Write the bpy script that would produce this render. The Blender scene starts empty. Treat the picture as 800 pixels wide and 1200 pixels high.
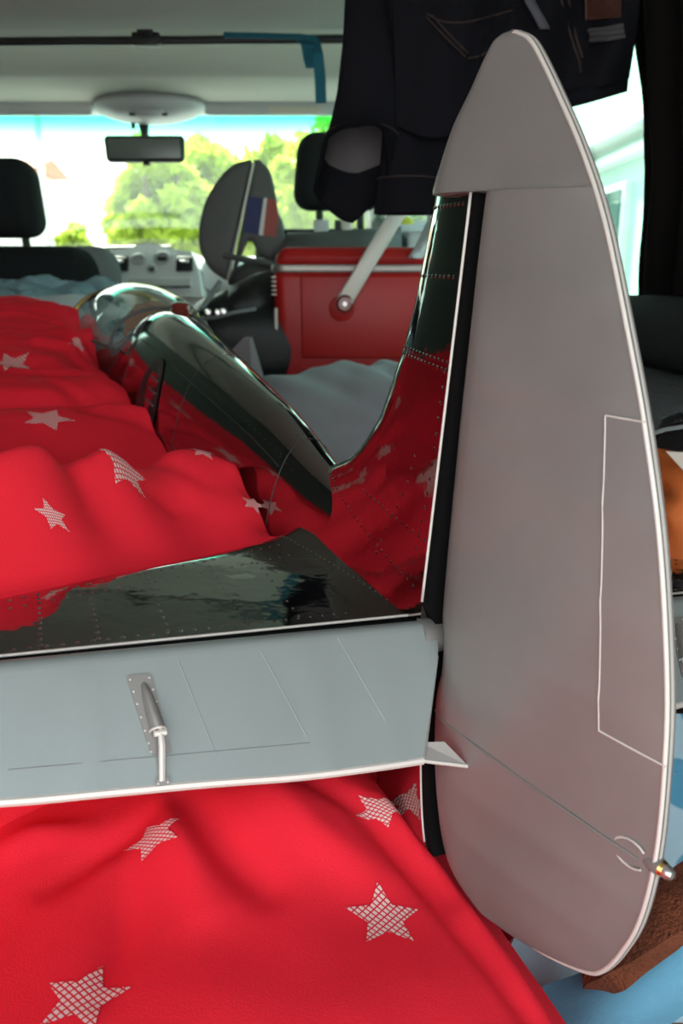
import bpy, bmesh, math, random
import numpy as np
from mathutils import Vector, Matrix, noise
from math import sin, cos, pi, radians, sqrt, exp, atan2

random.seed(7)
C = bpy.context.scene.collection
SC = bpy.context.scene

# ------------------------------------------------------------------ camera
FPX, PITCH, CAM_H = 960.0, radians(16.0), 0.76          # focal length in pixels of a 800x1200 frame
cam_data = bpy.data.cameras.new('camera')
cam_data.sensor_fit = 'VERTICAL'
cam_data.sensor_height = 36.0
cam_data.lens = FPX / 1200.0 * 36.0
cam_data.clip_start = 0.02
cam_data.clip_end = 300
cam_data.dof.use_dof = True
cam_data.dof.focus_distance = 0.50
cam_data.dof.aperture_fstop = 11.0
cam = bpy.data.objects.new('camera', cam_data)
C.objects.link(cam)
cam.location = (0, 0, CAM_H)
cam.rotation_euler = (pi / 2 - PITCH, 0, 0)
SC.camera = cam

# ------------------------------------------------------------------ world, sun, exposure
SC.view_settings.view_transform = 'Standard'
SC.view_settings.look = 'None'
SC.view_settings.gamma = 1.0
SC.view_settings.exposure = 0.95
SC.view_settings.use_curve_mapping = False
SC.cycles.max_bounces = 8
SC.cycles.transparent_max_bounces = 12
world = bpy.data.worlds.new('sky')
SC.world = world
world.use_nodes = True
wn = world.node_tree
bg = wn.nodes['Background']
tc = wn.nodes.new('ShaderNodeTexCoord')
sep = wn.nodes.new('ShaderNodeSeparateXYZ')
ramp = wn.nodes.new('ShaderNodeValToRGB')
ramp.color_ramp.elements[0].position = 0.0
ramp.color_ramp.elements[0].color = (0.95, 0.96, 0.94, 1)
ramp.color_ramp.elements[1].position = 0.8
ramp.color_ramp.elements[1].color = (0.78, 0.88, 1.0, 1)
wn.links.new(tc.outputs['Generated'], sep.inputs[0])
wn.links.new(sep.outputs['Z'], ramp.inputs[0])
wn.links.new(ramp.outputs[0], bg.inputs['Color'])
bg.inputs['Strength'].default_value = 2.0
sun_data = bpy.data.lights.new('sun', 'SUN')
sun_data.energy = 10.5
sun_data.angle = radians(3)
sun_data.color = (1, .95, .86)
sun = bpy.data.objects.new('sun', sun_data)
C.objects.link(sun)
sun.rotation_euler = (radians(-38), radians(-22), 0)      # high, ahead of the van and to the left


# ------------------------------------------------------------------ pixel helpers (photo frame -> world points)
def ray(u, v):
    x, y, z = (u - 400) / FPX, (600 - v) / FPX, 1.0
    return Vector((x, z * cos(PITCH) + y * sin(PITCH), y * cos(PITCH) - z * sin(PITCH)))


def at(u, v, Y):
    r = ray(u, v)
    return Vector((0, 0, CAM_H)) + r * (Y / r.y)


def at_z(u, v, z):
    r = ray(u, v)
    return Vector((0, 0, CAM_H)) + r * ((z - CAM_H) / r.z)


# ------------------------------------------------------------------ mesh helpers
def mesh_obj(name, verts, faces, mat, parent=None, smooth=True, auto=None):
    me = bpy.data.meshes.new(name)
    me.from_pydata([tuple(v) for v in verts], [], [tuple(f) for f in faces])
    me.update()
    return link(name, me, mat, parent, smooth, auto)


def link(name, me, mat, parent=None, smooth=True, auto=None):
    if mat is not None:
        if isinstance(mat, (list, tuple)):
            for m in mat:
                me.materials.append(m)
        else:
            me.materials.append(mat)
    if smooth:
        me.polygons.foreach_set('use_smooth', [True] * len(me.polygons))
        if auto is not None:
            try:
                me.set_sharp_from_angle(angle=radians(auto))
            except Exception:
                pass
    o = bpy.data.objects.new(name, me)
    C.objects.link(o)
    if parent is not None:
        o.parent = parent
    return o


def bm_obj(name, bm, mat, parent=None, smooth=True, auto=35):
    bmesh.ops.recalc_face_normals(bm, faces=bm.faces)
    me = bpy.data.meshes.new(name)
    bm.to_mesh(me)
    bm.free()
    return link(name, me, mat, parent, smooth, auto)


def add_box(bm, c, s, bevel=0.0, seg=3, rot=None):
    r = bmesh.ops.create_cube(bm, size=1.0)
    vs = r['verts']
    M = Matrix.Diagonal((s[0], s[1], s[2], 1))
    if rot is not None:
        M = rot.to_4x4() @ M
    M = Matrix.Translation(c) @ M
    bmesh.ops.transform(bm, matrix=M, verts=vs)
    if bevel > 0:
        es = list({e for v in vs for e in v.link_edges})
        bmesh.ops.bevel(bm, geom=es, offset=bevel, segments=seg, profile=0.5, affect='EDGES')


def box(name, c, s, mat, parent=None, bevel=0.0, seg=3, rot=None):
    bm = bmesh.new()
    add_box(bm, c, s, bevel, seg, rot)
    return bm_obj(name, bm, mat, parent)


def frame_of(d):
    d = Vector(d).normalized()
    a = Vector((0, 0, 1)) if abs(d.z) < .9 else Vector((1, 0, 0))
    x = d.cross(a).normalized()
    y = d.cross(x).normalized()
    return x, y


def tube_vf(pts, rads, n=10, cap=True, flat=None):
    pts = [Vector(p) for p in pts]
    if not hasattr(rads, '__len__'):
        rads = [rads] * len(pts)
    vs, fs = [], []
    prevx = None
    for i, p in enumerate(pts):
        d = (pts[min(i + 1, len(pts) - 1)] - pts[max(i - 1, 0)]).normalized()
        if prevx is None:
            x, y = frame_of(d)
        else:
            x = (prevx - d * prevx.dot(d)).normalized()
            y = d.cross(x).normalized()
        prevx = x
        for k in range(n):
            a = 2 * pi * k / n
            vs.append(p + (x * cos(a) + y * sin(a) * (flat or 1)) * rads[i])
    m = len(pts)
    for i in range(m - 1):
        for k in range(n):
            k2 = (k + 1) % n
            fs.append((i * n + k, i * n + k2, (i + 1) * n + k2, (i + 1) * n + k))
    if cap:
        fs.append(tuple(range(n))[::-1])
        fs.append(tuple((m - 1) * n + k for k in range(n)))
    return vs, fs


def tube(name, pts, rads, mat, parent=None, n=10, flat=None, cap=True):
    v, f = tube_vf(pts, rads, n, cap, flat)
    bm = bmesh.new()
    bv = [bm.verts.new(p) for p in v]
    for q in f:
        bm.faces.new([bv[i] for i in q])
    return bm_obj(name, bm, mat, parent)


def strip_along(pts, w_dir, width, up, thick):
    """flat strap along pts; returns verts, faces of a closed box strip"""
    vs, fs = [], []
    for p in pts:
        p = Vector(p)
        for a, b in ((-1, -1), (1, -1), (1, 1), (-1, 1)):
            vs.append(p + Vector(w_dir) * (a * width / 2) + Vector(up) * (b * thick / 2))
    for i in range(len(pts) - 1):
        for k in range(4):
            k2 = (k + 1) % 4
            fs.append((i * 4 + k, i * 4 + k2, i * 4 + 4 + k2, i * 4 + 4 + k))
    fs.append((0, 3, 2, 1))
    n = (len(pts) - 1) * 4
    fs.append((n, n + 1, n + 2, n + 3))
    return vs, fs


def grid_faces(nu, nv, wrap=False, off=0):
    fs = []
    for i in range(nu - 1):
        for j in range(nv if wrap else nv - 1):
            j2 = (j + 1) % nv
            fs.append((off + i * nv + j, off + i * nv + j2, off + (i + 1) * nv + j2, off + (i + 1) * nv + j))
    return fs


def spline(pts, n):
    """Catmull-Rom through 2-D/3-D points, n samples per span"""
    P = [np.array(p, float) for p in pts]
    P = [2 * P[0] - P[1]] + P + [2 * P[-1] - P[-2]]
    out = []
    for i in range(1, len(P) - 2):
        for k in range(n):
            t = k / n
            a, b, c, d = P[i - 1:i + 3]
            out.append(.5 * ((2 * b) + (c - a) * t + (2 * a - 5 * b + 4 * c - d) * t * t + (3 * b - a - 3 * c + d) * t ** 3))
    out.append(P[-2])
    return out


def interp(x, tab):
    xs = [t[0] for t in tab]
    return np.interp(x, xs, [t[1] for t in tab])


def thing(name, label, cat, group=None, loc=(0, 0, 0)):
    o = bpy.data.objects.new(name, None)
    C.objects.link(o)
    o.location = loc
    return tag(o, label, cat, group)


def tag(o, label, cat, group=None):
    o['label'] = label
    o['category'] = cat
    if group:
        o['group'] = group
    return o


def struct(o, label=None):
    o['kind'] = 'structure'
    if label:
        o['label'] = label
    return o


def stuff(o, label=None, cat=None):
    o['kind'] = 'stuff'
    if label:
        o['label'] = label
    if cat:
        o['category'] = cat
    return o


# ------------------------------------------------------------------ materials
def mat(name, col, rough=.6, metal=0.0, bump=None, var=None, spec=.5, coat=0.0, sheen=0.0, sss=0.0, coord='Object'):
    """bump = (scale, strength[, detail]); var = (scale, amount) lightness mottling"""
    m = bpy.data.materials.new(name)
    m.use_nodes = True
    nt = m.node_tree
    b = nt.nodes['Principled BSDF']
    b.inputs['Base Color'].default_value = (*col, 1)
    b.inputs['Roughness'].default_value = rough
    b.inputs['Metallic'].default_value = metal
    b.inputs['Specular IOR Level'].default_value = spec
    if coat:
        b.inputs['Coat Weight'].default_value = coat
        b.inputs['Coat Roughness'].default_value = .08
    if sheen:
        b.inputs['Sheen Weight'].default_value = sheen
        b.inputs['Sheen Roughness'].default_value = .4
        b.inputs['Sheen Tint'].default_value = (*col, 1)
    t = nt.nodes.new('ShaderNodeTexCoord')
    if bump:
        nz = nt.nodes.new('ShaderNodeTexNoise')
        nz.inputs['Scale'].default_value = bump[0]
        nz.inputs['Detail'].default_value = bump[2] if len(bump) > 2 else 3
        bp = nt.nodes.new('ShaderNodeBump')
        bp.inputs['Strength'].default_value = bump[1]
        bp.inputs['Distance'].default_value = .01
        nt.links.new(t.outputs[coord], nz.inputs['Vector'])
        nt.links.new(nz.outputs['Fac'], bp.inputs['Height'])
        nt.links.new(bp.outputs['Normal'], b.inputs['Normal'])
    if var:
        nz2 = nt.nodes.new('ShaderNodeTexNoise')
        nz2.inputs['Scale'].default_value = var[0]
        nz2.inputs['Detail'].default_value = 6
        mx = nt.nodes.new('ShaderNodeMix')
        mx.data_type = 'RGBA'
        k = var[1]
        mx.inputs['A'].default_value = (*[c * (1 - k) for c in col], 1)
        mx.inputs['B'].default_value = (*[min(1, c * (1 + k)) for c in col], 1)
        nt.links.new(t.outputs[coord], nz2.inputs['Vector'])
        nt.links.new(nz2.outputs['Fac'], mx.inputs['Factor'])
        nt.links.new(mx.outputs['Result'], b.inputs['Base Color'])
    return m


def glass_mat(name, tint, gloss=.03, band=None, rough=.0):
    """thin pane: tinted see-through mixed with a fresnel reflection; band = (z0, z1, colour) tint band printed at the top"""
    m = bpy.data.materials.new(name)
    m.use_nodes = True
    nt = m.node_tree
    nt.nodes.remove(nt.nodes['Principled BSDF'])
    out = nt.nodes['Material Output']
    tr = nt.nodes.new('ShaderNodeBsdfTransparent')
    tr.inputs[0].default_value = (*tint, 1)
    gl = nt.nodes.new('ShaderNodeBsdfGlossy')
    gl.inputs['Roughness'].default_value = rough
    lw = nt.nodes.new('ShaderNodeLayerWeight')          # Schlick: the same from both faces of the pane
    pw = nt.nodes.new('ShaderNodeMath')
    pw.operation = 'POWER'
    pw.inputs[1].default_value = 4.0
    fr = nt.nodes.new('ShaderNodeMath')
    fr.operation = 'MULTIPLY_ADD'
    fr.inputs[1].default_value = .9
    fr.inputs[2].default_value = gloss
    lw.inputs['Blend'].default_value = .5
    nt.links.new(lw.outputs['Facing'], pw.inputs[0])
    nt.links.new(pw.outputs[0], fr.inputs[0])
    mx = nt.nodes.new('ShaderNodeMixShader')
    nt.links.new(fr.outputs[0], mx.inputs[0])
    nt.links.new(tr.outputs[0], mx.inputs[1])
    nt.links.new(gl.outputs[0], mx.inputs[2])
    nt.links.new(mx.outputs[0], out.inputs['Surface'])
    if band:
        t = nt.nodes.new('ShaderNodeTexCoord')
        s = nt.nodes.new('ShaderNodeSeparateXYZ')
        mr = nt.nodes.new('ShaderNodeMapRange')
        mr.inputs['From Min'].default_value = band[0]
        mr.inputs['From Max'].default_value = band[1]
        cm = nt.nodes.new('ShaderNodeMix')
        cm.data_type = 'RGBA'
        cm.inputs['A'].default_value = (*tint, 1)
        cm.inputs['B'].default_value = (*band[2], 1)
        nt.links.new(t.outputs['Object'], s.inputs[0])
        nt.links.new(s.outputs['Z'], mr.inputs['Value'])
        nt.links.new(mr.outputs[0], cm.inputs['Factor'])
        nt.links.new(cm.outputs['Result'], tr.inputs[0])
    return m


M_chrome = mat('polished_aluminium', (.35, .345, .33), .07, 1.0, bump=(9, .06, 2))
M_chrome2 = mat('polished_aluminium_skin', (.35, .345, .33), .06, 1.0, bump=(28, .05, 3))
M_silver = mat('satin_silver_paint', (.205, .197, .182), .42, .35, bump=(1500, .03, 2), var=(14, .22))
M_silver_cool = mat('satin_silver_paint_cool', (.215, .247, .236), .42, .2, bump=(1500, .03, 2), var=(14, .08))  # same paint as the rudder, with a cool sky reflection put into the colour
M_edge = mat('pale_fittings_and_edge_light', (.54, .51, .46), .35, .15, var=(60, .08))  # light caught by thin edges put into the colour; also pale rods and screws
M_black = mat('gap_shade_black', (.003, .003, .003), .8, spec=.1)  # near-black put in for the shade inside gaps and the blister mouth
M_brass = mat('brass', (.75, .55, .18), .25, 1.0)
M_steel = mat('worn_steel', (.62, .60, .58), .28, .9, bump=(200, .05))
M_red = mat('red_cotton', (.80, .018, .036), .85, 0, bump=(900, .12, 2), sheen=.25, spec=.2)
M_redbed = M_red
M_acryl = glass_mat('clear_canopy_acrylic', (.93, .96, .95))
M_denim = mat('dark_denim', (.007, .0075, .0105), .9, bump=(700, .25), var=(6, .5), spec=.15)
M_denim_in = mat('denim_inside', (.10, .095, .095), .9, bump=(700, .2), spec=.15)
M_stitch = mat('jeans_stitching', (.035, .022, .017), .8)
M_leather = mat('brown_leather_patch', (.06, .02, .012), .6, bump=(200, .2))
M_headliner = mat('grey_headliner', (.42, .42, .39), .9, bump=(500, .12), spec=.2)
M_shelf = mat('moulded_grey_lining', (.47, .46, .41), .8, bump=(300, .06), spec=.2)
M_plastic_lt = mat('light_grey_plastic', (.55, .56, .56), .5, bump=(300, .04))
M_plastic_dk = mat('dark_plastic', (.018, .02, .02), .45, bump=(300, .06))
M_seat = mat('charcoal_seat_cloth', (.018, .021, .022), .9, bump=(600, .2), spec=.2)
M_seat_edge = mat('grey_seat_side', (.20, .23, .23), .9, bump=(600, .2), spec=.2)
M_dash = mat('pale_grey_dashboard', (.84, .87, .88), .5, bump=(300, .04))
M_bezel = mat('silver_bezel', (.50, .53, .54), .35, .3)
M_cooler = mat('red_painted_metal', (.40, .012, .010), .40, 0, bump=(14, .10, 2), spec=.35)
M_trim = mat('brushed_steel_trim', (.34, .32, .29), .4, .7)
M_handle = mat('pale_aluminium_bar', (.66, .61, .55), .5, .3, bump=(150, .05))
M_drab = mat('dark_grey_model_paint', (.085, .09, .085), .55, bump=(40, .05), var=(8, .25))
M_blue = mat('roundel_blue', (.018, .025, .11), .6)
M_white = mat('white_paint', (.70, .68, .66), .6)
M_flagred = mat('brick_red_paint', (.36, .07, .055), .6)
M_pillow = mat('grey_cotton', (.30, .32, .33), .85, bump=(600, .12), spec=.2, sheen=.2)
M_greyfab = mat('dark_green_grey_cloth', (.06, .07, .068), .85, bump=(60, .35), var=(20, .35), spec=.2)
M_mauve = mat('mauve_grey_card', (.22, .19, .20), .8, var=(12, .1))
M_teal = mat('teal_webbing', (.012, .13, .19), .8, bump=(500, .2))
M_tealcloth = mat('pale_teal_cloth', (.24, .40, .44), .85, bump=(300, .15), var=(16, .25))
M_whitecloth = mat('white_cloth', (.60, .66, .68), .85, bump=(300, .12))
M_bag = mat('black_nylon', (.006, .0065, .007), .35, bump=(300, .25))
M_curtain = mat('black_curtain_cloth', (.0075, .0065, .006), .95, bump=(500, .2), spec=.1)
M_orange = mat('orange_cloth', (.72, .17, .03), .75, bump=(200, .12), sheen=.2)
M_card = mat('cream_card', (.66, .60, .50), .7)
M_rust = mat('rust_brown_fleece', (.20, .055, .02), .95, bump=(450, .7, 5), var=(55, .7), sheen=.5)
M_bluetowel = mat('blue_towel', (.15, .42, .58), .95, bump=(900, .25, 5), var=(14, .22), sheen=.5)
M_floormat = mat('beige_sisal_mat', (.36, .31, .22), .95, bump=(260, .9, 4), var=(120, .35))
M_floor = mat('van_floor_lining', (.05, .05, .05), .9, bump=(300, .3))
M_wall = mat('van_wall_lining', (.05, .055, .053), .85, bump=(300, .2))
M_body = mat('van_paint', (.5, .52, .54), .35, .2)
M_leaf = mat('sunlit_leaf', (.42, .52, .05), .6)
M_bark = mat('bark', (.10, .075, .05), .9, bump=(12, .6))
M_brick = mat('brick_red_render', (.52, .17, .10), .85, var=(3, .2))
M_cream_wall = mat('white_house_wall', (.85, .80, .76), .8)
M_green_wall = mat('pale_green_house_wall', (.46, .62, .54), .8, var=(2, .08))
M_tile = mat('orange_roof_tiles', (.55, .20, .10), .8, bump=(4, .5))
M_pane = mat('dark_window_pane', (.10, .15, .15), .1)
M_asphalt = mat('asphalt', (.30, .30, .30), .9, bump=(30, .4), var=(8, .15))
M_windscreen = glass_mat('windscreen_glass', (.86, .93, .87), band=(1.145, 1.205, (.22, .84, .66)))
M_sideglass = glass_mat('green_side_glass', (.74, .92, .86))
M_redlens = mat('red_lens', (.16, .02, .012), .2, coat=.5)
# leaves let light through
_nt = M_leaf.node_tree
_tl = _nt.nodes.new('ShaderNodeBsdfTranslucent')
_tl.inputs[0].default_value = (.62, .75, .10, 1)
_mx = _nt.nodes.new('ShaderNodeMixShader')
_mx.inputs[0].default_value = .5
_nt.links.new(_nt.nodes['Principled BSDF'].outputs[0], _mx.inputs[1])
_nt.links.new(_tl.outputs[0], _mx.inputs[2])
_nt.links.new(_mx.outputs[0], _nt.nodes['Material Output'].inputs['Surface'])


def lattice_mat(name, c_print, c_gap, scale):
    """white dashes in a slanting red lattice, printed in the star's own UV"""
    m = bpy.data.materials.new(name)
    m.use_nodes = True
    nt = m.node_tree
    b = nt.nodes['Principled BSDF']
    b.inputs['Roughness'].default_value = .85
    b.inputs['Specular IOR Level'].default_value = .2
    uv = nt.nodes.new('ShaderNodeTexCoord')
    mp = nt.nodes.new('ShaderNodeMapping')
    mp.inputs['Rotation'].default_value = (0, 0, radians(40))
    br = nt.nodes.new('ShaderNodeTexBrick')
    br.offset = 0.0
    br.inputs['Color1'].default_value = (*c_print, 1)
    br.inputs['Color2'].default_value = (*c_print, 1)
    br.inputs['Mortar'].default_value = (*c_gap, 1)
    br.inputs['Scale'].default_value = scale
    br.inputs['Mortar Size'].default_value = .1
    br.inputs['Mortar Smooth'].default_value = .2
    br.inputs['Brick Width'].default_value = .7
    br.inputs['Row Height'].default_value = .55
    nt.links.new(uv.outputs['UV'], mp.inputs['Vector'])
    nt.links.new(mp.outputs[0], br.inputs['Vector'])
    nt.links.new(br.outputs['Color'], b.inputs['Base Color'])
    return m


M_star = lattice_mat('star_lattice_print', (.74, .58, .54), (.66, .03, .045), 4.2)


def dotted_mat(name, base, dot):
    m = mat(name, base, .95, bump=(900, .25, 5), sheen=.5)
    nt = m.node_tree
    b = nt.nodes['Principled BSDF']
    t = nt.nodes.new('ShaderNodeTexCoord')
    vo = nt.nodes.new('ShaderNodeTexVoronoi')
    vo.inputs['Scale'].default_value = 18
    vo.inputs['Randomness'].default_value = .55
    rp = nt.nodes.new('ShaderNodeValToRGB')
    rp.color_ramp.elements[0].position = .40
    rp.color_ramp.elements[1].position = .44
    rp.color_ramp.elements[0].color = (*dot, 1)
    rp.color_ramp.elements[1].color = (*base, 1)
    nt.links.new(t.outputs['Object'], vo.inputs['Vector'])
    nt.links.new(vo.outputs['Distance'], rp.inputs[0])
    nt.links.new(rp.outputs[0], b.inputs['Base Color'])
    return m


M_dots = dotted_mat('light_blue_dotted_towel', (.50, .72, .80), (.11, .38, .55))


# ------------------------------------------------------------------ the van: a wide shell whose long sides lean a little to the left
def wall_x(Y, side):
    """inside face of the side wall at depth Y; the van stands slightly turned against the camera"""
    return (.68 - .19 * Y) if side > 0 else (-.86 - .19 * Y)


H_CEIL = at(200, 36, 1.70).z


def slab_from_profile(name, prof, x0f, x1f, mat_, thick, parent=None):
    """a lining that runs across the van: prof = [(Y, z), ...]; given thickness upwards"""
    vs, fs = [], []
    n = len(prof)
    for (Y, z) in prof:
        for t in (0, 1):
            for x in (x0f(Y), x1f(Y)):
                vs.append((x, Y, z + t * thick))
    for i in range(n - 1):
        a, b = i * 4, i * 4 + 4
        fs += [(a, a + 1, b + 1, b), (a + 2, b + 2, b + 3, a + 3), (a, b, b + 2, a + 2), (a + 1, a + 3, b + 3, b + 1)]
    fs += [(0, 2, 3, 1), (4 * n - 4, 4 * n - 3, 4 * n - 1, 4 * n - 2)]
    bm = bmesh.new()
    bv = [bm.verts.new(p) for p in vs]
    for f in fs:
        bm.faces.new([bv[i] for i in f])
    return bm_obj(name, bm, mat_, parent, auto=50)


XL = lambda Y: wall_x(Y, -1) - .02
XR = lambda Y: wall_x(Y, 1) + .02

# floor
floor = struct(slab_from_profile('floor', [(-.30, -.06), (3.0, -.06)], XL, XR, M_floor, .06))
# rear headliner, run on unseen behind the camera to hold back overhead sky
prof = [(-.30, H_CEIL + .02), (.4, H_CEIL + .035), (1.2, H_CEIL + .02), (1.60, H_CEIL + .004), (1.69, H_CEIL), (1.70, H_CEIL + .008)]
ceiling = struct(slab_from_profile('ceiling', prof, XL, XR, M_headliner, .04))
# front lining above the seats
pz = lambda v, Y: (Y, at(200, v, Y).z)
prof2 = [(1.70, H_CEIL + .075), pz(51, 1.98), pz(60, 2.05), pz(78, 2.13), pz(88, 2.16), pz(92, 2.18), pz(99, 2.24), pz(108, 2.32), pz(116, 2.40), pz(119, 2.41)]
front = struct(slab_from_profile('trim_1', prof2, XL, XR, M_shelf, .03), 'moulded grey overhead lining in front of the roof bow')
# slim header bar over the windscreen with the sun visors
prof3 = [pz(121, 2.50), pz(124, 2.47), pz(130, 2.48), pz(134, 2.52)]
struct(slab_from_profile('trim_2', prof3, XL, XR, M_plastic_lt, .02))
# roof skin
struct(slab_from_profile('trim_3', [(-.32, H_CEIL + .12), (2.9, H_CEIL + .12)], XL, XR, M_body, .03))


def side_wall(name, side, holes, mat_):
    """wall panel lofted along Y with rectangular window openings (Y0, Y1, z0, z1)"""
    ys = sorted({-.30, 2.0, 3.0} | {h[0] for h in holes} | {h[1] for h in holes} | set(np.linspace(-.30, 3.0, 14).round(3)))
    zs = sorted({-.06, H_CEIL + .12} | {h[2] for h in holes} | {h[3] for h in holes} | {.35, .68})
    bm = bmesh.new()
    cache = {}

    def V(y, z, t):
        k = (y, z, t)
        if k not in cache:
            lean = .10 * max(0, z - .68) * (-side)
            cache[k] = bm.verts.new((wall_x(y, side) + lean + side * t * .05, y, z))
        return cache[k]
    for i in range(len(ys) - 1):
        for j in range(len(zs) - 1):
            ym, zm = (ys[i] + ys[i + 1]) / 2, (zs[j] + zs[j + 1]) / 2
            if any(h[0] < ym < h[1] and h[2] < zm < h[3] for h in holes):
                continue
            for t in (0, 1):
                bm.faces.new([V(ys[i], zs[j], t), V(ys[i + 1], zs[j], t), V(ys[i + 1], zs[j + 1], t), V(ys[i], zs[j + 1], t)])
    # reveal faces
    ed = [e for e in bm.edges if len(e.link_faces) == 1]
    inner = {v: k for k, v in cache.items()}
    for e in ed:
        k0, k1 = inner[e.verts[0]], inner[e.verts[1]]
        if k0[2] == 0 and k1[2] == 0:
            a, b = (k0[0], k0[1], 1), (k1[0], k1[1], 1)
            if a in cache and b in cache:
                bm.faces.new([e.verts[0], e.verts[1], cache[b], cache[a]])
    return struct(bm_obj(name, bm, mat_, auto=40))


WIN_R = (1.20, 2.02, .70, 1.185)
CAB = (2.16, 2.92, .72, 1.20)
side_wall('wall_right', 1, [WIN_R, CAB], M_wall)
side_wall('wall_left', -1, [(2.45, 2.92, .76, 1.16)], M_wall)


def wall_pt(Y, z, side, inn=0.0):
    lean = .10 * max(0, z - .68) * (-side)
    return Vector((wall_x(Y, side) + lean - side * inn, Y, z))


pts = [wall_pt(WIN_R[0], WIN_R[2], 1, -.03), wall_pt(WIN_R[1], WIN_R[2], 1, -.03), wall_pt(WIN_R[1], WIN_R[3], 1, -.03), wall_pt(WIN_R[0], WIN_R[3], 1, -.03)]
w2 = mesh_obj('window_2', pts + [p + Vector((.004, 0, 0)) for p in pts], [(0, 1, 2, 3), (7, 6, 5, 4), (0, 4, 5, 1), (1, 5, 6, 2), (2, 6, 7, 3), (3, 7, 4, 0)], M_sideglass, smooth=False)
struct(w2)
fr = []
for a in range(4):
    p0, p1 = pts[a] + Vector((-.012, 0, 0)), pts[(a + 1) % 4] + Vector((-.012, 0, 0))
    tube('window_seal', [p0, p1], .010, M_plastic_dk, w2, n=8)
tube('pillar_rubber', [wall_pt(1.62, .68, 1, -.01), wall_pt(1.50, 1.19, 1, -.01)], .007, M_plastic_dk, w2, n=8)

for n_, sd in ((3, 1), (4, -1)):  # unseen cab windows, added to let more daylight into the front
    if sd < 0:
        CAB = (2.45, 2.92, .76, 1.16)
    q = [wall_pt(CAB[0], CAB[2], sd, -.03), wall_pt(CAB[1], CAB[2], sd, -.03), wall_pt(CAB[1], CAB[3], sd, -.03), wall_pt(CAB[0], CAB[3], sd, -.03)]
    struct(mesh_obj('window_%d' % n_, q + [p + Vector((.004, 0, 0)) for p in q], [(0, 1, 2, 3), (7, 6, 5, 4), (0, 4, 5, 1), (1, 5, 6, 2), (2, 6, 7, 3), (3, 7, 4, 0)], M_sideglass, smooth=False))

# windscreen, sloping down and forward, with its frame and the scuttle below
wz1, wz0 = at(200, 128, 2.52).z, .80
ws = []
for Y, z in ((2.52, wz1 + .01), (3.10, wz0)):
    for i in range(9):
        x = XL(Y) + (XR(Y) - XL(Y)) * i / 8
        ws.append((x, Y + .10 * (1 - ((i - 4) / 4) ** 2), z))
wv = ws + [(a, b + .005, c + .002) for a, b, c in ws]
wf = [(i, i + 1, i + 10, i + 9) for i in range(8)] + [(i + 18, i + 27, i + 28, i + 19) for i in range(8)]
win1 = struct(mesh_obj('window_1', wv, wf, M_windscreen))
tube('windscreen_edge', [Vector(p) + Vector((0, -.01, .0)) for p in ws[:9]], .012, M_plastic_lt, win1, n=8)
struct(slab_from_profile('wall_front', [(3.06, -.06), (3.08, .30), (3.10, .78)], XL, XR, M_wall, .03))

# ------------------------------------------------------------------ roof bow, clip, strap
rb = thing('roof_bow', 'dark roof bar running across the van below the ceiling edge', 'bar')
zb = at(200, 49, 1.86).z
tube('bar', [(-1.21, 1.86, zb + .004), (-.7, 1.86, zb), (-.1, 1.86, zb + .004), (.32, 1.86, zb + .008)], .0085, M_plastic_dk, rb, n=10)
p = at(172, 47, 1.845)
box('clip', p, (.055, .03, .024), M_plastic_dk, rb, .004)
box('clip_pad', p + Vector((0, -.012, .012)), (.03, .02, .014), M_plastic_dk, rb, .003)
st = thing('ceiling_strap', 'teal webbing strap hanging from the roof bow beside the jeans', 'strap')
v, f = strip_along([at(368, 46, 1.83), at(372, 62, 1.80), at(375, 90, 1.80), at(376, 121, 1.80)], (1, 0, 0), .022, (0, 1, 0), .003)
mesh_obj('webbing_tail', v, f, M_teal, st, smooth=False)
v, f = strip_along([at(352, 44, 1.82), at(360, 52, 1.81), at(363, 70, 1.81), at(366, 80, 1.81)], (1, 0, 0), .026, (0, 1, 0), .003)
mesh_obj('webbing_loop', v, f, M_teal, st, smooth=False)
v, f = strip_along([at(262, 41, 1.80), at(310, 42, 1.80), at(352, 43, 1.80), at(372, 46, 1.80)], (0, 0, 1), .010, (0, 1, 0), .003)
mesh_obj('webbing_run', v, f, M_teal, st, smooth=False)

# ------------------------------------------------------------------ map light console, visors and mirror
con = thing('overhead_console', 'rounded grey map light console above the mirror', 'console')
cc = at(175, 124, 2.42)
bm = bmesh.new()
r = bmesh.ops.create_uvsphere(bm, u_segments=32, v_segments=16, radius=1)
for q in bm.verts:
    z = q.co.z
    q.co = Vector((q.co.x * .150, q.co.y * .10, (z * .045 if z < 0 else z * .03)))
    q.co += cc
bm_obj('housing', bm, M_plastic_lt, con)
box('lamp_lens', at(175, 131, 2.335), (.07, .008, .016), M_bezel, con, .003)
for u in (155, 193):
    box('switch', at(u, 134, 2.335), (.016, .008, .007), M_plastic_dk, con, .002)
tube('sensor_stub', [at(156, 140, 2.42), at(156, 151, 2.42)], .006, M_plastic_dk, con, n=8)
for nm, u0, u1, lb in (('sun_visor', -70, 108, 'pale grey sun visor folded up at the left of the console'), ('sun_visor', 240, 400, 'pale grey sun visor folded up at the right of the console')):
    sv = thing(nm, lb, 'visor', 'sun visors')
    a, b = at(u0, 127, 2.47), at(u1, 127, 2.47)
    box('visor_panel', (a + b) / 2, ((b - a).length, .022, .038), M_plastic_lt, sv, .009)
    tube('hinge_rod', [a + Vector((.01, .0, .019)), b + Vector((-.01, .0, .019))], .005, M_plastic_dk, sv, n=8)
    if u0 > 0:
        box('warning_label', at(345, 129, 2.455), (.14, .002, .018), M_card, sv)

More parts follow.
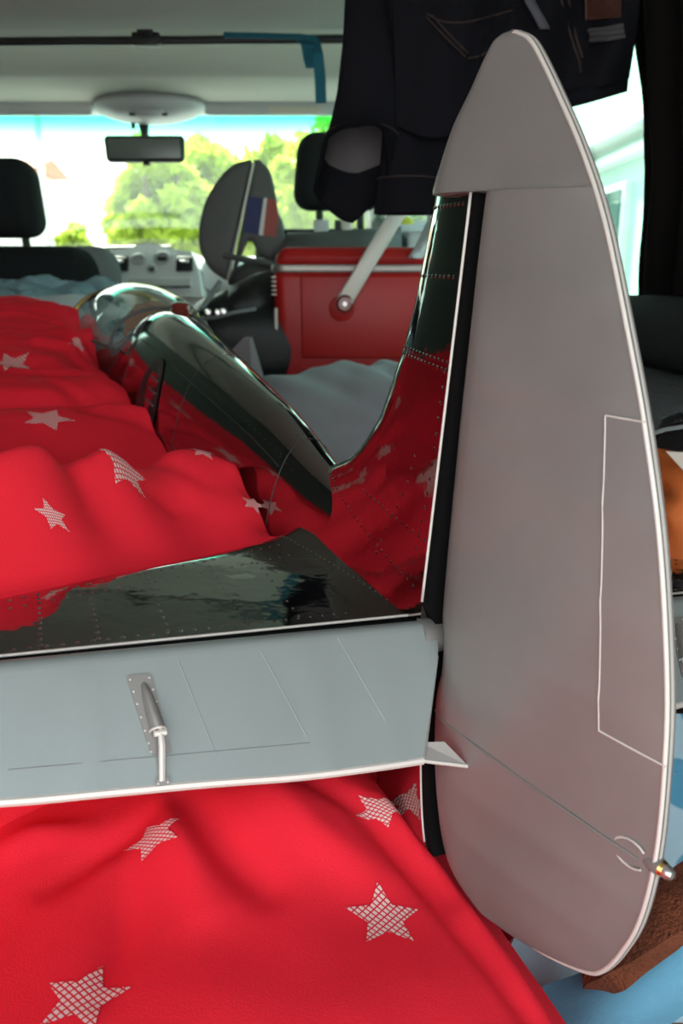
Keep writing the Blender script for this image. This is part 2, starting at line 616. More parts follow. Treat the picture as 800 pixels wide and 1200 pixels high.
mi = thing('rear_view_mirror', 'dark rear view mirror hanging under the map light console', 'mirror')
mc = at(170, 175, 2.40)
bm = bmesh.new()
bmesh.ops.create_cube(bm, size=1)
bmesh.ops.transform(bm, matrix=Matrix.Translation(mc) @ Matrix.Diagonal((.218, .03, .068, 1)), verts=bm.verts)
for q in bm.verts:
    if q.co.z < mc.z:
        q.co.x = mc.x + (q.co.x - mc.x) * .97
bmesh.ops.bevel(bm, geom=[e for e in bm.edges], offset=.013, segments=4, profile=.5, affect='EDGES')
bm_obj('shell', bm, M_plastic_dk, mi)
box('mirror_glass', mc + Vector((0, -.0145, 0)), (.196, .003, .050), mat('mirror_glass', (.20, .22, .21), .35, .3), mi, .001)  # flat grey painted in for the interior the glass would reflect
tube('stem', [mc + Vector((.0, .01, .03)), at(169, 155, 2.43), at(168, 142, 2.45)], [.010, .011, .016], M_plastic_dk, mi, n=12)
box('tilt_lever', mc + Vector((.002, 0, -.037)), (.018, .012, .008), M_plastic_dk, mi, .002)

# ------------------------------------------------------------------ dashboard
da = thing('dashboard', 'pale grey dashboard with a central instrument hump below the windscreen', 'dashboard')
zt = at(200, 300, 2.75).z


def dash_top(x):
    return zt


vs, fs = [], []
profd = [(2.66, .30), (2.63, .58), (2.63, zt - .10), (2.66, zt - .035), (2.72, zt - .008), (2.80, zt), (3.06, zt - .02), (3.07, .3)]
nx = 25
for (Y, z) in profd:
    for i in range(nx):
        x = XL(Y) + .05 + (XR(Y) - XL(Y) - .1) * i / (nx - 1)
        vs.append((x, Y, z))
fs = grid_faces(len(profd), nx)
m_d = mesh_obj('dash_body', vs, fs, M_dash, da)
cx0, cx1 = at(112, 320, 2.5).x, at(232, 320, 2.5).x
zc1, zc0 = at(170, 291, 2.5).z, at(170, 348, 2.5).z
cxm = (cx0 + cx1) / 2
bm = bmesh.new()
# hump with arched top
W = (cx1 - cx0)
outline = []
for i in range(25):
    t = i / 24
    x = cx0 + W * t
    z = zc1 - .012 * (2 * t - 1) ** 2 - .055 * max(0, abs(2 * t - 1) - .86) / .14 + (.016 * exp(-((t - .5) / .18) ** 2))
    outline.append((x, z))
front_v, back_v = [], []
for (x, z) in outline:
    front_v.append(bm.verts.new((x, 2.50, z)))
    back_v.append(bm.verts.new((x + .0, 2.72, z - .01)))
fb = [bm.verts.new((cx0 - .012, 2.50, zc0)), bm.verts.new((cx1 + .012, 2.50, zc0))]
bb = [bm.verts.new((cx0 - .012, 2.72, zc0)), bm.verts.new((cx1 + .012, 2.72, zc0))]
bm.faces.new(front_v + [fb[1], fb[0]])
bm.faces.new((back_v + [bb[1], bb[0]])[::-1])
for i in range(24):
    bm.faces.new([front_v[i + 1], front_v[i], back_v[i], back_v[i + 1]])
bm.faces.new([front_v[0], fb[0], bb[0], back_v[0]])
bm.faces.new([fb[1], front_v[-1], back_v[-1], bb[1]])
bm.faces.new([fb[0], fb[1], bb[1], bb[0]])
bm_obj('instrument_hump', bm, M_dash, da)
for (u0, u1) in ((125, 149), (204, 225)):
    a, b = at(u0, 300, 2.495), at(u1, 318, 2.495)
    c = (a + b) / 2
    ve = box('air_vent', c, (b.x - a.x, .012, abs(a.z - b.z)), M_plastic_dk, da, .004)
    for k in range(4):
        box('slat', Vector((c.x, 2.486, a.z + (b.z - a.z) * (k + .8) / 4.6)), ((b.x - a.x) * .9, .010, .0035), M_plastic_dk, ve, .001)
    box('vent_tab', Vector((c.x + .003, 2.479, c.z + .006)), (.026, .010, .008), M_bezel, ve, .002)
for (u, v, rr, dark) in ((160, 303, .021, False), (188, 302, .025, True), (177, 315, .014, True)):
    c = at(u, v, 2.494)
    bm = bmesh.new()
    seg = 28
    rings = [(rr * 1.0, 0), (rr * .98, -.014), (rr * .82, -.016), (rr * .72, -.004), (0.0001, -.003)]
    rv = []
    for (q, dy) in rings:
        rv.append([bm.verts.new(c + Vector((q * cos(2 * pi * k / seg), dy, q * sin(2 * pi * k / seg) * .8))) for k in range(seg)])
    for i in range(len(rings) - 1):
        for k in range(seg):
            bm.faces.new([rv[i][k], rv[i][(k + 1) % seg], rv[i + 1][(k + 1) % seg], rv[i + 1][k]])
    g = bm_obj('gauge', bm, M_bezel, da)
    bm = bmesh.new()
    add_box(bm, c + Vector((0, -.005, -.002)), (rr * (1.1 if dark else .5), .003, rr * (.45 if dark else .9)), .001)
    bm_obj('gauge_face', bm, M_plastic_dk if dark else M_plastic_lt, g)
a, b = at(150, 326, 2.492), at(224, 336, 2.492)
box('radio_slot', (a + b) / 2, (b.x - a.x, .016, a.z - b.z), M_plastic_lt, da, .004)
box('slot_lip', Vector(((a.x + b.x) / 2, 2.484, b.z)), (b.x - a.x, .012, .005), M_plastic_dk, da, .001)
for ch in list(da.children_recursive):
    if ch.name.split('.')[0] in ('instrument_hump', 'air_vent', 'slat', 'vent_tab', 'gauge', 'gauge_face', 'radio_slot', 'slot_lip'):
        for q in ch.data.vertices:
            q.co.y += (q.co.z - zc0) * .4 - .015
box('glovebox_panel', at(262, 322, 2.6), (.13, .10, .10), M_dash, da, .03, 5)
tube('wiper_arm', [at(60, 300, 3.05), at(130, 291, 3.06), at(200, 290, 3.06)], .008, M_plastic_dk, da, n=8)


# ------------------------------------------------------------------ front seats
def seat(label, uc, vtop, vbot, Y, uw, back_top, back_w, back_z):
    s = thing('front_seat', label, 'seat', 'front seats')
    a, b = at(uc - uw / 2, vtop, Y), at(uc + uw / 2, vbot, Y)
    c = (a + b) / 2
    w, h = b.x - a.x, a.z - b.z
    bm = bmesh.new()
    add_box(bm, c, (w, .11, h), .0)
    for q in bm.verts:
        if q.co.z > c.z:
            q.co.x = c.x + (q.co.x - c.x) * .84
            q.co.y += .01
    bmesh.ops.bevel(bm, geom=list(bm.edges), offset=.042, segments=6, profile=.5, affect='EDGES')
    bm_obj('headrest', bm, M_seat, s)
    bt = at(uc, back_top, Y).z
    for dx in (-.045, .055):
        tube('headrest_post', [(c.x + dx, Y, c.z - h * .45), (c.x + dx, Y + .01, bt - .03)], .009, M_plastic_dk, s, n=10)
    bm = bmesh.new()
    bw = back_w
    add_box(bm, Vector((c.x, Y + .02, (bt + back_z) / 2)), (bw, .15, bt - back_z))
    for q in bm.verts:
        if q.co.z > (bt + back_z) / 2:
            q.co.x = c.x + (q.co.x - c.x) * .93
    bmesh.ops.bevel(bm, geom=list(bm.edges), offset=.065, segments=6, profile=.5, affect='EDGES')
    bm_obj('backrest', bm, M_seat, s)
    bm = bmesh.new()
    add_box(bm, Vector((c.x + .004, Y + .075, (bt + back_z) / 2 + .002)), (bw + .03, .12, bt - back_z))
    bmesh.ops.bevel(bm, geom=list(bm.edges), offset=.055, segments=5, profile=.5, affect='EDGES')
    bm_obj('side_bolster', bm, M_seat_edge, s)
    box('seat_cushion', (c.x, Y + .29, .36), (bw, .40, .18), M_seat, s, .06, 5)
    return s


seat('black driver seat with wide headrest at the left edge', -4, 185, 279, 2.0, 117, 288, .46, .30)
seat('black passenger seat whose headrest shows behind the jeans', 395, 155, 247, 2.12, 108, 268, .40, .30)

# ------------------------------------------------------------------ the model aeroplane (front = +X, left wing side = +Y)
Oc, Dc, Lc, Uc = (.05326562, -.06746979, .487), (-.39098036, .27563736, .87815626), (-.9165431, -.0293555, -.39885712), (.0841612, .96081335, -.26411094)


def c2w(c):
    x, y, z = c
    return Vector((x, z * cos(PITCH) + y * sin(PITCH), y * cos(PITCH) - z * sin(PITCH)))


Oa = c2w(Oc) + Vector((0, 0, CAM_H))
ax, ay, az = c2w(Dc).normalized(), c2w(Lc).normalized(), c2w(Uc).normalized()
MA = Matrix((ax, ay, az)).transposed().to_4x4()
MA.translation = Oa
plane = thing('model_aeroplane', 'large polished metal model aeroplane lying in the van, tail towards the camera', 'model aeroplane')
plane.matrix_world = MA


def A(x, y, z):
    return MA @ Vector((x, y, z))


# fuselage stations: X, half width, top z, bottom z
FUS = [(.004, .0075, .026, -.125), (.05, .0140, .038, -.128), (.10, .021, .047, -.133), (.165, .031, .058, -.140), (.27, .041, .083, -.146),
       (.46, .058, .108, -.152), (.60, .068, .126, -.156), (.72, .075, .138, -.158), (.79, .078, .138, -.159), (.84, .080, .120, -.160), (.90, .082, .108, -.160), (.98, .084, .104, -.160), (1.12, .085, .102, -.158),
       (1.30, .084, .100, -.150), (1.48, .080, .095, -.14), (1.60, .070, .080, -.12)]


def fus(x):
    return tuple(float(np.interp(x, [s[0] for s in FUS], [s[k] for s in FUS])) for k in (1, 2, 3))


def fus_sm(x):
    w = np.zeros(3)
    k = 0
    for d in (-.03, -.015, 0, .015, .03):
        w += np.array(fus(max(.004, x + d)))
        k += 1
    return w / k


def fus_pt(x, a, off=0.0):
    """a = angle round the section: 0 top, 90 left (port) side, 180 bottom"""
    w, t, b = fus_sm(x)
    zc = b + (t - b) * .45
    s, c = sin(a), cos(a)
    e = .88
    yy = (w + off) * (abs(s) ** e) * (1 if s >= 0 else -1)
    hz = (t - zc) if c >= 0 else (zc - b)
    zz = zc + (hz + off) * (abs(c) ** 1.0) * (1 if c >= 0 else -1)
    return Vector((x, yy, zz))


xs = list(np.linspace(.004, 1.60, 90))
NA = 56
vs = [fus_pt(x, 2 * pi * k / NA) for x in xs for k in range(NA)]
fs = grid_faces(len(xs), NA, True)
fs += [tuple(range(NA)), tuple((len(xs) - 1) * NA + k for k in range(NA))[::-1]]
fuselage = mesh_obj('fuselage', vs, fs, M_chrome, plane, auto=50)


def rivets(name, spots, r, mat_, parent, h=.45):
    """spots: (point, normal); a low six sided dome for each, joined in one part"""
    vs, fs = [], []
    for (p, n) in spots:
        n = Vector(n).normalized()
        x, y = frame_of(n)
        o = len(vs)
        for k in range(6):
            a = pi * k / 3
            vs.append(Vector(p) + (x * cos(a) + y * sin(a)) * r)
        for k in range(6):
            a = pi * k / 3
            vs.append(Vector(p) + (x * cos(a) + y * sin(a)) * r * .6 + n * r * h * .8)
        vs.append(Vector(p) + n * r * h)
        for k in range(6):
            k2 = (k + 1) % 6
            fs.append((o + k, o + k2, o + 6 + k2, o + 6 + k))
            fs.append((o + 6 + k, o + 6 + k2, o + 12))
    return stuff(mesh_obj(name, vs, fs, mat_, parent))


def fus_nrm(x, a):
    e = .004
    du = fus_pt(x + e, a) - fus_pt(x - e, a)
    dv = fus_pt(x, a + .03) - fus_pt(x, a - .03)
    n = du.cross(dv)
    if n.dot(fus_pt(x, a) - Vector((x, 0, -.03))) < 0:
        n = -n
    return n


# panel seams round the fuselage and along its side
def seam_tube(pts, r):
    return tube_vf(pts, r, 5)


sv_, sf_ = [], []


def acc(vf):
    o = len(sv_)
    sv_.extend(vf[0])
    sf_.extend([tuple(i + o for i in f) for f in vf[1]])


for X in (.215, .47, .72, .90):
    s1 = mesh_obj('panel_seam', *seam_tube([fus_pt(X, radians(a), .0) for a in range(-80, 150, 10)], .00055), M_plastic_dk, fuselage)
for a in (38, 72):
    mesh_obj('panel_seam', *seam_tube([fus_pt(x, radians(a), .0) for x in np.linspace(.22, .9, 24)], .0004), M_plastic_dk, fuselage)
sp = []
for X in (.225, .46, .48, .73):
    for a in range(-60, 140, 7):
        sp.append((fus_pt(X, radians(a)), fus_nrm(X, radians(a))))
for a in (33, 67, 78):
    for x in np.arange(.2, .9, .012):
        sp.append((fus_pt(x, radians(a)), fus_nrm(x, radians(a))))
rivets('rivet_rows', sp, .0008, M_chrome, fuselage, .25)

# lettered oval air louvre on the left side, and the red lamp on the spine
lv_pts = []
bm = bmesh.new()
Xl, al = .590, radians(74)
cl = fus_pt(Xl, al)
tdir = (fus_pt(Xl + .02, al) - fus_pt(Xl - .02, al)).normalized()
vdir = (fus_pt(Xl, al + .05) - fus_pt(Xl, al - .05)).normalized()
ndir = fus_nrm(Xl, al).normalized()
ring = []
for k in range(32):
    a = 2 * pi * k / 32
    dx, da_ = .046 * cos(a), .62 * sin(a)
    ring.append((dx, da_))
o0 = [bm.verts.new(fus_pt(Xl + dx, al + d, .0012)) for dx, d in ring]
o1 = [bm.verts.new(fus_pt(Xl + dx * .94, al + d * .94, .0016)) for dx, d in ring]
cv = bm.verts.new(fus_pt(Xl, al, .0016))
for k in range(32):
    k2 = (k + 1) % 32
    bm.faces.new([o0[k], o0[k2], o1[k2], o1[k]])
    bm.faces.new([o1[k], o1[k2], cv])
lou = bm_obj('louvre_panel', bm, M_plastic_dk, fuselage)
louv = lou
lou.parent = plane
for k in range(9):
    d = -.40 + .1 * k
    ww = .041 * sqrt(max(0, 1 - (d / .62) ** 2))
    pts = [fus_pt(Xl - ww * q, al + d, .0035) for q in np.linspace(.1, .95, 6)]
    tube('louvre_slat', pts, .0013, M_drab, lou, n=6)
pts = [fus_pt(Xl + .006 + .012 * q, al + .12 + .10 * q, .0032) for q in (-1, 0, 1)]
tube('emblem_stroke', pts, .0008, M_redlens, lou, n=5)
pts = [fus_pt(Xl + .006 + .010 * q, al + .12 - .12 * q, .0032) for q in (-1, 0, 1)]
tube('emblem_stroke', pts, .0008, M_redlens, lou, n=5)
X0 = .765
lampo = mesh_obj('spine_lamp', *tube_vf([fus_pt(X0, -.15) + Vector((0, 0, dz)) for dz in (-.004, .003, .0035, .009, .013, .0145)], [.017, .017, .0135, .0135, .011, .005], 20), M_redlens, plane)

# canopy bubble with its frame, seat armour and rails
cxs, cxe, czb = .795, 1.28, .082


def can_pt(t, a):
    """t 0..1 rear to front; a -90..90 across"""
    x = cxs + (cxe - cxs) * t
    prof = sin(pi * (.17 + .77 * t)) ** .6
    w = .0885 * min(1, .74 + .42 * sin(pi * (.08 + .84 * t)))
    h = .086 * prof
    return Vector((x, w * sin(a), czb + h * max(0.0, cos(a)) ** .9))


n1, n2 = 30, 31
vs = [can_pt(i / (n1 - 1), -pi / 2 + pi * j / (n2 - 1)) for i in range(n1) for j in range(n2)]
mesh_obj('canopy', vs, grid_faces(n1, n2), M_acryl, plane)
rail = [can_pt(i / 20, pi / 2) for i in range(21)]
tube('canopy_rail', rail, .0025, M_drab, plane, n=8)
tube('canopy_rail', [Vector((p.x, -p.y, p.z)) for p in rail], .0025, M_drab, plane, n=8)
tube('rear_hoop', [can_pt(0.0, a) + Vector((.002, 0, 0)) for a in np.linspace(-pi / 2, pi / 2, 15)], .0025, M_drab, plane, n=8)
tube('front_hoop', [can_pt(.78, a) for a in np.linspace(-pi / 2, pi / 2, 15)], .005, M_brass, plane, n=8)
bm = bmesh.new()
pts = [(-.045, .09), (-.040, .125), (-.025, .145), (0, .152), (.025, .145), (.040, .125), (.045, .09)]
f0 = [bm.verts.new((.885, y, z - .006)) for y, z in pts]
f1 = [bm.verts.new((.893, y, z - .006)) for y, z in pts]
bm.faces.new(f0)
bm.faces.new(f1[::-1])
for i in range(7):
    j = (i + 1) % 7
    bm.faces.new([f0[j], f0[i], f1[i], f1[j]])
bm_obj('head_armour', bm, mat('brown_primer', (.25, .15, .09), .5), plane)

# ---- fin
FIN_LE = [(-.006, .215), (.020, .200), (.045, .190), (.056, .172), (.0595, .1655), (.0655, .150), (.0719, .1361), (.0805, .122), (.0901, .1108), (.1098, .0924), (.135, .0793),
          (.1574, .069), (.1784, .0615), (.2008, .057), (.2247, .0521), (.2400, .0490), (.2437, .0487)]
FIN_TE = lambda z: -.0015 - .0085 * (.2437 - z) / .236 * .9


def fin_le(z):
    return float(np.interp(z, [p[0] for p in FIN_LE], [p[1] for p in FIN_LE]))


def fin_pt(z, c, side):
    """c: 0 leading edge .. 1 spar"""
    x = fin_le(z) + (FIN_TE(z) - fin_le(z)) * c
    T = .0085 + .005 * max(0, (.24 - z)) / .24
    t = T * (1 - (1 - c) ** 2.3) ** .55
    if z < .075:
        k = ((.075 - z) / .055)
        t += .012 * k * k * max(0.0, 1 - c) ** .6
    return Vector((x, side * t, z))


zs = list(np.linspace(-.004, .2437, 50))
cs = [0, .01, .03, .06, .1, .16, .24, .34, .45, .58, .7, .82, .92, 1.0]
row = [(c, -1) for c in cs[::-1]] + [(c, 1) for c in cs[1:]]
vs = [fin_pt(z, c, s) for z in zs for c, s in row]
nr = len(row)
fs = grid_faces(len(zs), nr)
top = len(vs)
fs.append(tuple((len(zs) - 1) * nr + j for j in range(nr)))
for i in range(len(zs) - 1):
    fs.append((i * nr, (i + 1) * nr, (i + 1) * nr + nr - 1, i * nr + nr - 1))
fin = mesh_obj('fin', vs, fs, M_chrome2, plane, auto=45)
sp = []


def fin_sp(z, c):
    p = fin_pt(z, c, 1)
    n = (fin_pt(z, min(1, c + .02), 1) - fin_pt(z, c - .02, 1)).cross(fin_pt(z + .003, c, 1) - fin_pt(z - .003, c, 1))
    if n.y < 0:
        n = -n
    sp.append((p, n))


for z in (.236, .199, .158, .154):
    for c in np.arange(.10, .95, .085 if z > .16 else .065):
        fin_sp(z + (.0 if z > .16 else -.004 * c), c)
for z in np.arange(.03, .150, .0085):
    fin_sp(z, .93)
    if z < .10:
        fin_sp(z, .72 + .3 * (z - .03))
for k in range(26):
    c = .1 + .034 * k
    fin_sp(.060 - .036 * c, c)
for k in range(14):
    c = .45 + .04 * k
    fin_sp(.066 - .012 * c, c)
rivets('rivet_rows', sp, .00125, M_chrome, fin, .35)
mesh_obj('trailing_lip', *tube_vf([fin_pt(z, 1.0, 1) + Vector((-.0004, .0006, 0)) for z in np.linspace(.02, .2437, 20)], .0009, 6), M_edge, fin)
# ---- tailplane halves
LE = [(.0, .186), (.012, .180), (.05, .160), (.10, .137), (.15, .116), (.2, .096), (.25, .074), (.3, .050), (.34, .028), (.37, .004), (.39, -.022)]
le_x = lambda y: float(np.interp(y, [p[0] for p in LE], [p[1] for p in LE]))
te_x = lambda y: .0020 - (0 if y < .3 else .25 * (y - .3) ** 1.3)


def stab_pt(y, c, s, side):
    T = .0125 * (1 - .55 * (y / .4))
    T *= .72
    t = T * sqrt(max(0.0, 1 - (1 - c / .13) ** 2)) if c < .13 else T * (1 - .22 * ((c - .13) / .87) ** 1.6)
    x0, x1 = le_x(y), te_x(y)
    z = s * t
    if s > 0 and y < .06:
        k = (1 - y / .06) ** 2.2
        z += .017 * k * max(0.0, 1 - c) ** .8
    return Vector((x0 + (x1 - x0) * c, side * y, z))


ys = [.0, .006, .012, .018, .024, .03, .036, .042, .05, .06] + list(np.linspace(.07, .39, 30))
cc_ = [0, .003, .010, .022, .04, .065, .095, .13, .18, .25, .34, .45, .56, .68, .8, .9, 1.0]
row = [(c, -1) for c in cc_[::-1]] + [(c, 1) for c in cc_[1:]]
nr = len(row)


def stab_nrm(y, c, side):
    n = (stab_pt(y, c + .02, 1, side) - stab_pt(y, c - .02, 1, side)).cross(stab_pt(y + .004, c, 1, side) - stab_pt(y - .004, c, 1, side))
    return n if n.z > 0 else -n


EL_D = radians(45)
EH = Vector((-.0073, 0, -.0005))


def el_pt(y, c, off, side):
    """elevator: c distance behind the hinge, off = height above its mid surface"""
    ca, sa = cos(EL_D), sin(EL_D)
    return Vector((EH.x - c * ca - off * sa, side * y, EH.z - c * sa + off * ca))


EL_IN = [(-.004, .006), (.0166, .0080), (.0698, .0305)]
EL_TE = [(.0305, .0698), (.06, .0692), (.10, .0675), (.144, .0637), (.19, .0605), (.239, .057), (.29, .050), (.33, .041), (.36, .030), (.385, .010)]


def el_half(c, C_, y):
    T = .0098 * (1 - .35 * y / .4)
    if c < 0:
        return T * sqrt(max(0, 1 - (c / .0068) ** 2))
    return T * (1 - c / C_) + .0019 * (c / C_)


for side, nm in ((1, 'left'), (-1, 'right')):
    vs = [stab_pt(y, c, s, side) for y in ys for c, s in row]
    fs = grid_faces(len(ys), nr)
    for i in range(len(ys) - 1):
        fs.append((i * nr, (i + 1) * nr, (i + 1) * nr + nr - 1, i * nr + nr - 1))
    fs.append(tuple((len(ys) - 1) * nr + j for j in range(nr)))
    bm = bmesh.new()
    bv = [bm.verts.new(p) for p in vs]
    for f in fs:
        try:
            bm.faces.new([bv[i] for i in f])
        except ValueError:
            pass
    sb = bm_obj('tailplane', bm, M_chrome2, plane, auto=45)
    sp = []
    for yr in (.075, .108, .150, .186, .214, .262, .31, .35):
        for c in np.arange(.16, .97, .075):
            y = yr + .004 * c
            sp.append((stab_pt(y, c, 1, side), stab_nrm(y, c, side)))
    for c in (.16, .30, .93):
        for y in np.arange(.05, .37, .0075):
            sp.append((stab_pt(y, c, 1, side), stab_nrm(y, c, side)))
    for k in range(26):
        c = .05 + .036 * k
        y = .043 - .028 * c
        sp.append((stab_pt(y, c, 1, side), stab_nrm(y, c, side)))
    rivets('rivet_rows', sp, .0012, M_chrome, sb, .5)
    mesh_obj('trailing_lip', *tube_vf([stab_pt(y, 1, 1, side) + Vector((-.0004, 0, .0004)) for y in np.linspace(.006, .38, 20)], .0009, 6), M_edge, sb)
    # wooden hinge blocks glimpsed in the gap
    for yb in (.05, .10, .125, .18):
        bm = bmesh.new()
        add_box(bm, Vector((-.0005, side * yb, -.002)), (.008, .011, .006), .001)
        bm_obj('hinge_block', bm, M_brass if yb in (.05, .18) else mat('tan_wood', (.32, .22, .12), .7), sb)
    vs, fs = [], []
    gp = [(y, te_x(y)) for y in np.linspace(.004, .37, 16)]
    for y, x in gp:
        for dx, z in ((.001, .004), (-.0055, .0035), (-.0055, -.006), (.001, -.006)):
            vs.append((x + dx, side * y, z))
    mesh_obj('hinge_gap_shade', vs, grid_faces(16, 4, True) + [(0, 1, 2, 3), (60, 63, 62, 61)], M_black, sb, smooth=False)  # solid black filler painting in the shade between tailplane and elevator

    # elevator
    vy = [.0062, .0075, .010, .014, .018, .022, .026, .0305] + list(np.linspace(.038, .385, 46))
    cf = [0, .04, .1, .2, .32, .45, .6, .75, .9, 1.0]
    cn = [-.0067, -.0062, -.0052, -.0036, -.0018]
    ring_n = None
    vs = []
    for y in vy:
        Cmax = float(np.interp(y, [.0, .006, .008, .0305] + [p[0] for p in EL_TE[1:]], [-.002, .004, .0166, .0698] + [p[1] for p in EL_TE[1:]]))
        Cmax = max(Cmax, .004)
        cfull = float(np.interp(y, [p[0] for p in EL_TE], [p[1] for p in EL_TE])) if y > .0305 else .0700
        up = [(c, el_half(c, cfull, y)) for c in cn] + [(c * Cmax, el_half(c * Cmax, cfull, y)) for c in cf]
        loop = [(c, h) for c, h in up] + [(c, -h) for c, h in up[::-1][:-1]]
        ring_n = len(loop)
        # ribs show as faint ridges under the covering
        bulge = sum(.00055 * exp(-((y - (yr + .0)) / .0022) ** 2) for yr in (.045, .085, .135, .20, .25, .3))
        for c, h in loop:
            hh = h + (bulge if (h > 0 and c > .004) else 0)
            vs.append(el_pt(y, c, hh, side))
    fs = grid_faces(len(vy), ring_n, True)
    fs += [tuple(range(ring_n)), tuple((len(vy) - 1) * ring_n + k for k in range(ring_n))[::-1]]
    bm = bmesh.new()
    bv = [bm.verts.new(p) for p in vs]
    for f in fs:
        try:
            bm.faces.new([bv[i] for i in f])
        except ValueError:
            pass
    el = bm_obj('elevator', bm, M_silver_cool, plane, auto=50)
    tube('trailing_edge_strip', [el_pt(y, c + .0008, 0, side) for y, c in spline(EL_TE, 4)], .0024, M_edge, el, n=8)
    tube('inner_edge_strip', [el_pt(.0082, .0166, .0066, side), el_pt(.0195, .044, .004, side), el_pt(.030, .0695, .0018, side)], .0008, M_silver, el, n=6)
    # seams and rib lines
    for (y0, c0, y1, c1) in ((.1545, .004, .1415, .052), (.1112, .004, .0935, .051), (.067, .001, .048, .050), (.375, .012, .36, .022)):
        pts = []
        for t in np.linspace(0, 1, 8):
            y, c = y0 + (y1 - y0) * t, c0 + (c1 - c0) * t
            C_ = float(np.interp(y, [p[0] for p in EL_TE], [p[1] for p in EL_TE]))
            pts.append(el_pt(y, c, el_half(c, C_, y) + .0001, side))
        tube('rib_line', pts, .0003, M_silver_cool, el, n=5)
    pts = []
    for y in np.linspace(.093, .235, 16):
        c = .0535 - (y - .093) * .058
        C_ = float(np.interp(y, [p[0] for p in EL_TE], [p[1] for p in EL_TE]))
        pts.append(el_pt(y, c, el_half(c, C_, y) + .0001, side))
    tube('tab_seam', pts, .0003, M_silver_cool, el, n=5)
    # torque tube between the two elevators
    tube('torque_tube', [el_pt(.001, .002, .0, side), el_pt(.014, .002, 0, side)], [.0108, .0110], M_silver, el, n=20)
    # little horn plate at the inner corner
    hv = [el_pt(.031, .0615, .002, side), el_pt(.0305, .0705, .000, side), el_pt(.0035, .0770, -.002, side), el_pt(.0165, .0635, .003, side)]
    nn = Vector((-.35, 0, .9)) * .0016
    hpl = mesh_obj('horn_plate', hv + [p - nn for p in hv], [(0, 1, 2, 3), (7, 6, 5, 4), (0, 4, 5, 1), (1, 5, 6, 2), (2, 6, 7, 3), (3, 7, 4, 0)], M_silver, el, smooth=False)
    tube('plate_edge', [hv[1] - nn * .5, hv[2] - nn * .5], .0011, M_edge, el, n=6)

    # tab actuator fairing
    def efp(y, c, h):
        C_ = float(np.interp(y, [p[0] for p in EL_TE], [p[1] for p in EL_TE]))
        return el_pt(y, c, el_half(c, C_, y) + h, side)

    yc = lambda c: .1745 - (c - .010) * .19
    pl = []
    for c, hw in ((.0095, .0045), (.0102, .0055), (.0115, .0058), (.025, .0056), (.040, .0052), (.047, .0048), (.0482, .0042)):
        pl.append((yc(c), c, hw))
    vs = []
    for y, c, hw in pl:
        for q in (-1, -.33, .33, 1):
            vs.append(efp(y + hw * q, c, .0009))
    n_ = len(pl)
    lo = len(vs)
    for y, c, hw in pl:
        for q in (-1, -.33, .33, 1):
            vs.append(efp(y + hw * q, c, -.0004))
    fs = grid_faces(n_, 4)
    for i in range(n_ - 1):
        fs += [(i * 4, lo + i * 4, lo + i * 4 + 4, i * 4 + 4), (i * 4 + 3, i * 4 + 7, lo + i * 4 + 7, lo + i * 4 + 3)]
    fs += [(0, 1, 2, 3, lo + 3, lo + 2, lo + 1, lo), tuple((n_ - 1) * 4 + k for k in range(4)) + tuple(lo + (n_ - 1) * 4 + k for k in (3, 2, 1, 0))]
    mesh_obj('actuator_plate', vs, fs, M_silver, el, auto=40)
    bl = []
    NB = 12
    for c, hw, hh in ((.0135, .0003, .0003), (.015, .0016, .0018), (.020, .0026, .0034), (.028, .0034, .0052), (.0345, .0037, .0062), (.0368, .0037, .0062)):
        y = yc(c) - .0012
        for k in range(NB + 1):
            a = pi * k / NB
            bl.append(efp(y + hw * cos(a), c, .0008 + hh * sin(a)))
    fs = grid_faces(6, NB + 1)
    mesh_obj('actuator_blister', bl, fs, M_silver, el)
    yb, cb = yc(.0372) - .0012, .0372
    mo = [efp(yb + .0037 * cos(pi * k / NB), cb, .0008 + .0062 * sin(pi * k / NB)) for k in range(NB + 1)]
    tube('mouth_rim', mo, .0007, M_edge, el, n=6)
    mesh_obj('mouth', [efp(yb + .0030 * cos(pi * k / NB), .0374, .0009 + .0052 * sin(pi * k / NB)) for k in range(NB + 1)], [tuple(range(NB + 1))], M_black, el, smooth=False)  # black face painting in the shade inside the blister
    tube('clevis', [efp(yb - .0034, .0392, .0040), efp(yb + .0026, .0392, .0040)], .0017, M_edge, el, n=10)
    tube('push_rod', [efp(yb - .0008, .036, .004), efp(yb - .0006, .046, .0046), efp(yb + .0004, .0605, .0012)], [.0012, .0017, .0016], M_edge, el, n=8)
    box_pts = [efp(yb + .0035, .0595, .0006), efp(yb - .0035, .0595, .0006), efp(yb - .003, .0625, .0006), efp(yb + .003, .0625, .0006)]
    nn = (efp(yb, .06, .002) - efp(yb, .06, 0)).normalized() * .001
    mesh_obj('rod_foot', box_pts + [p + nn for p in box_pts], [(3, 2, 1, 0), (4, 5, 6, 7), (0, 1, 5, 4), (1, 2, 6, 5), (2, 3, 7, 6), (3, 0, 4, 7)], M_silver, el, smooth=False)
    sp = []
    nup = (efp(.17, .02, .001) - efp(.17, .02, 0))
    for c in (.0115, .0175, .0235, .030, .0365, .0425, .0465):
        sp.append((efp(yc(c) + .0046, c, .0009), nup))
        if c < .032:
            sp.append((efp(yc(c) - .0047, c, .0009), nup))
    sp.append((efp(yb + .0022, .0615, .0016), nup))
    sp.append((efp(yb - .0022, .0615, .0016), nup))
    rivets('screws', sp, .00062, M_edge, el, .7)

# ---- rudder, swung a little to the right
RD = radians(11)
RO = Vector((-.0105, 0, 0))


def rud_pt(c, z, off):
    ca, sa = cos(RD), sin(RD)
    return Vector((RO.x - c * ca - off * sa, -c * sa + off * ca, z))


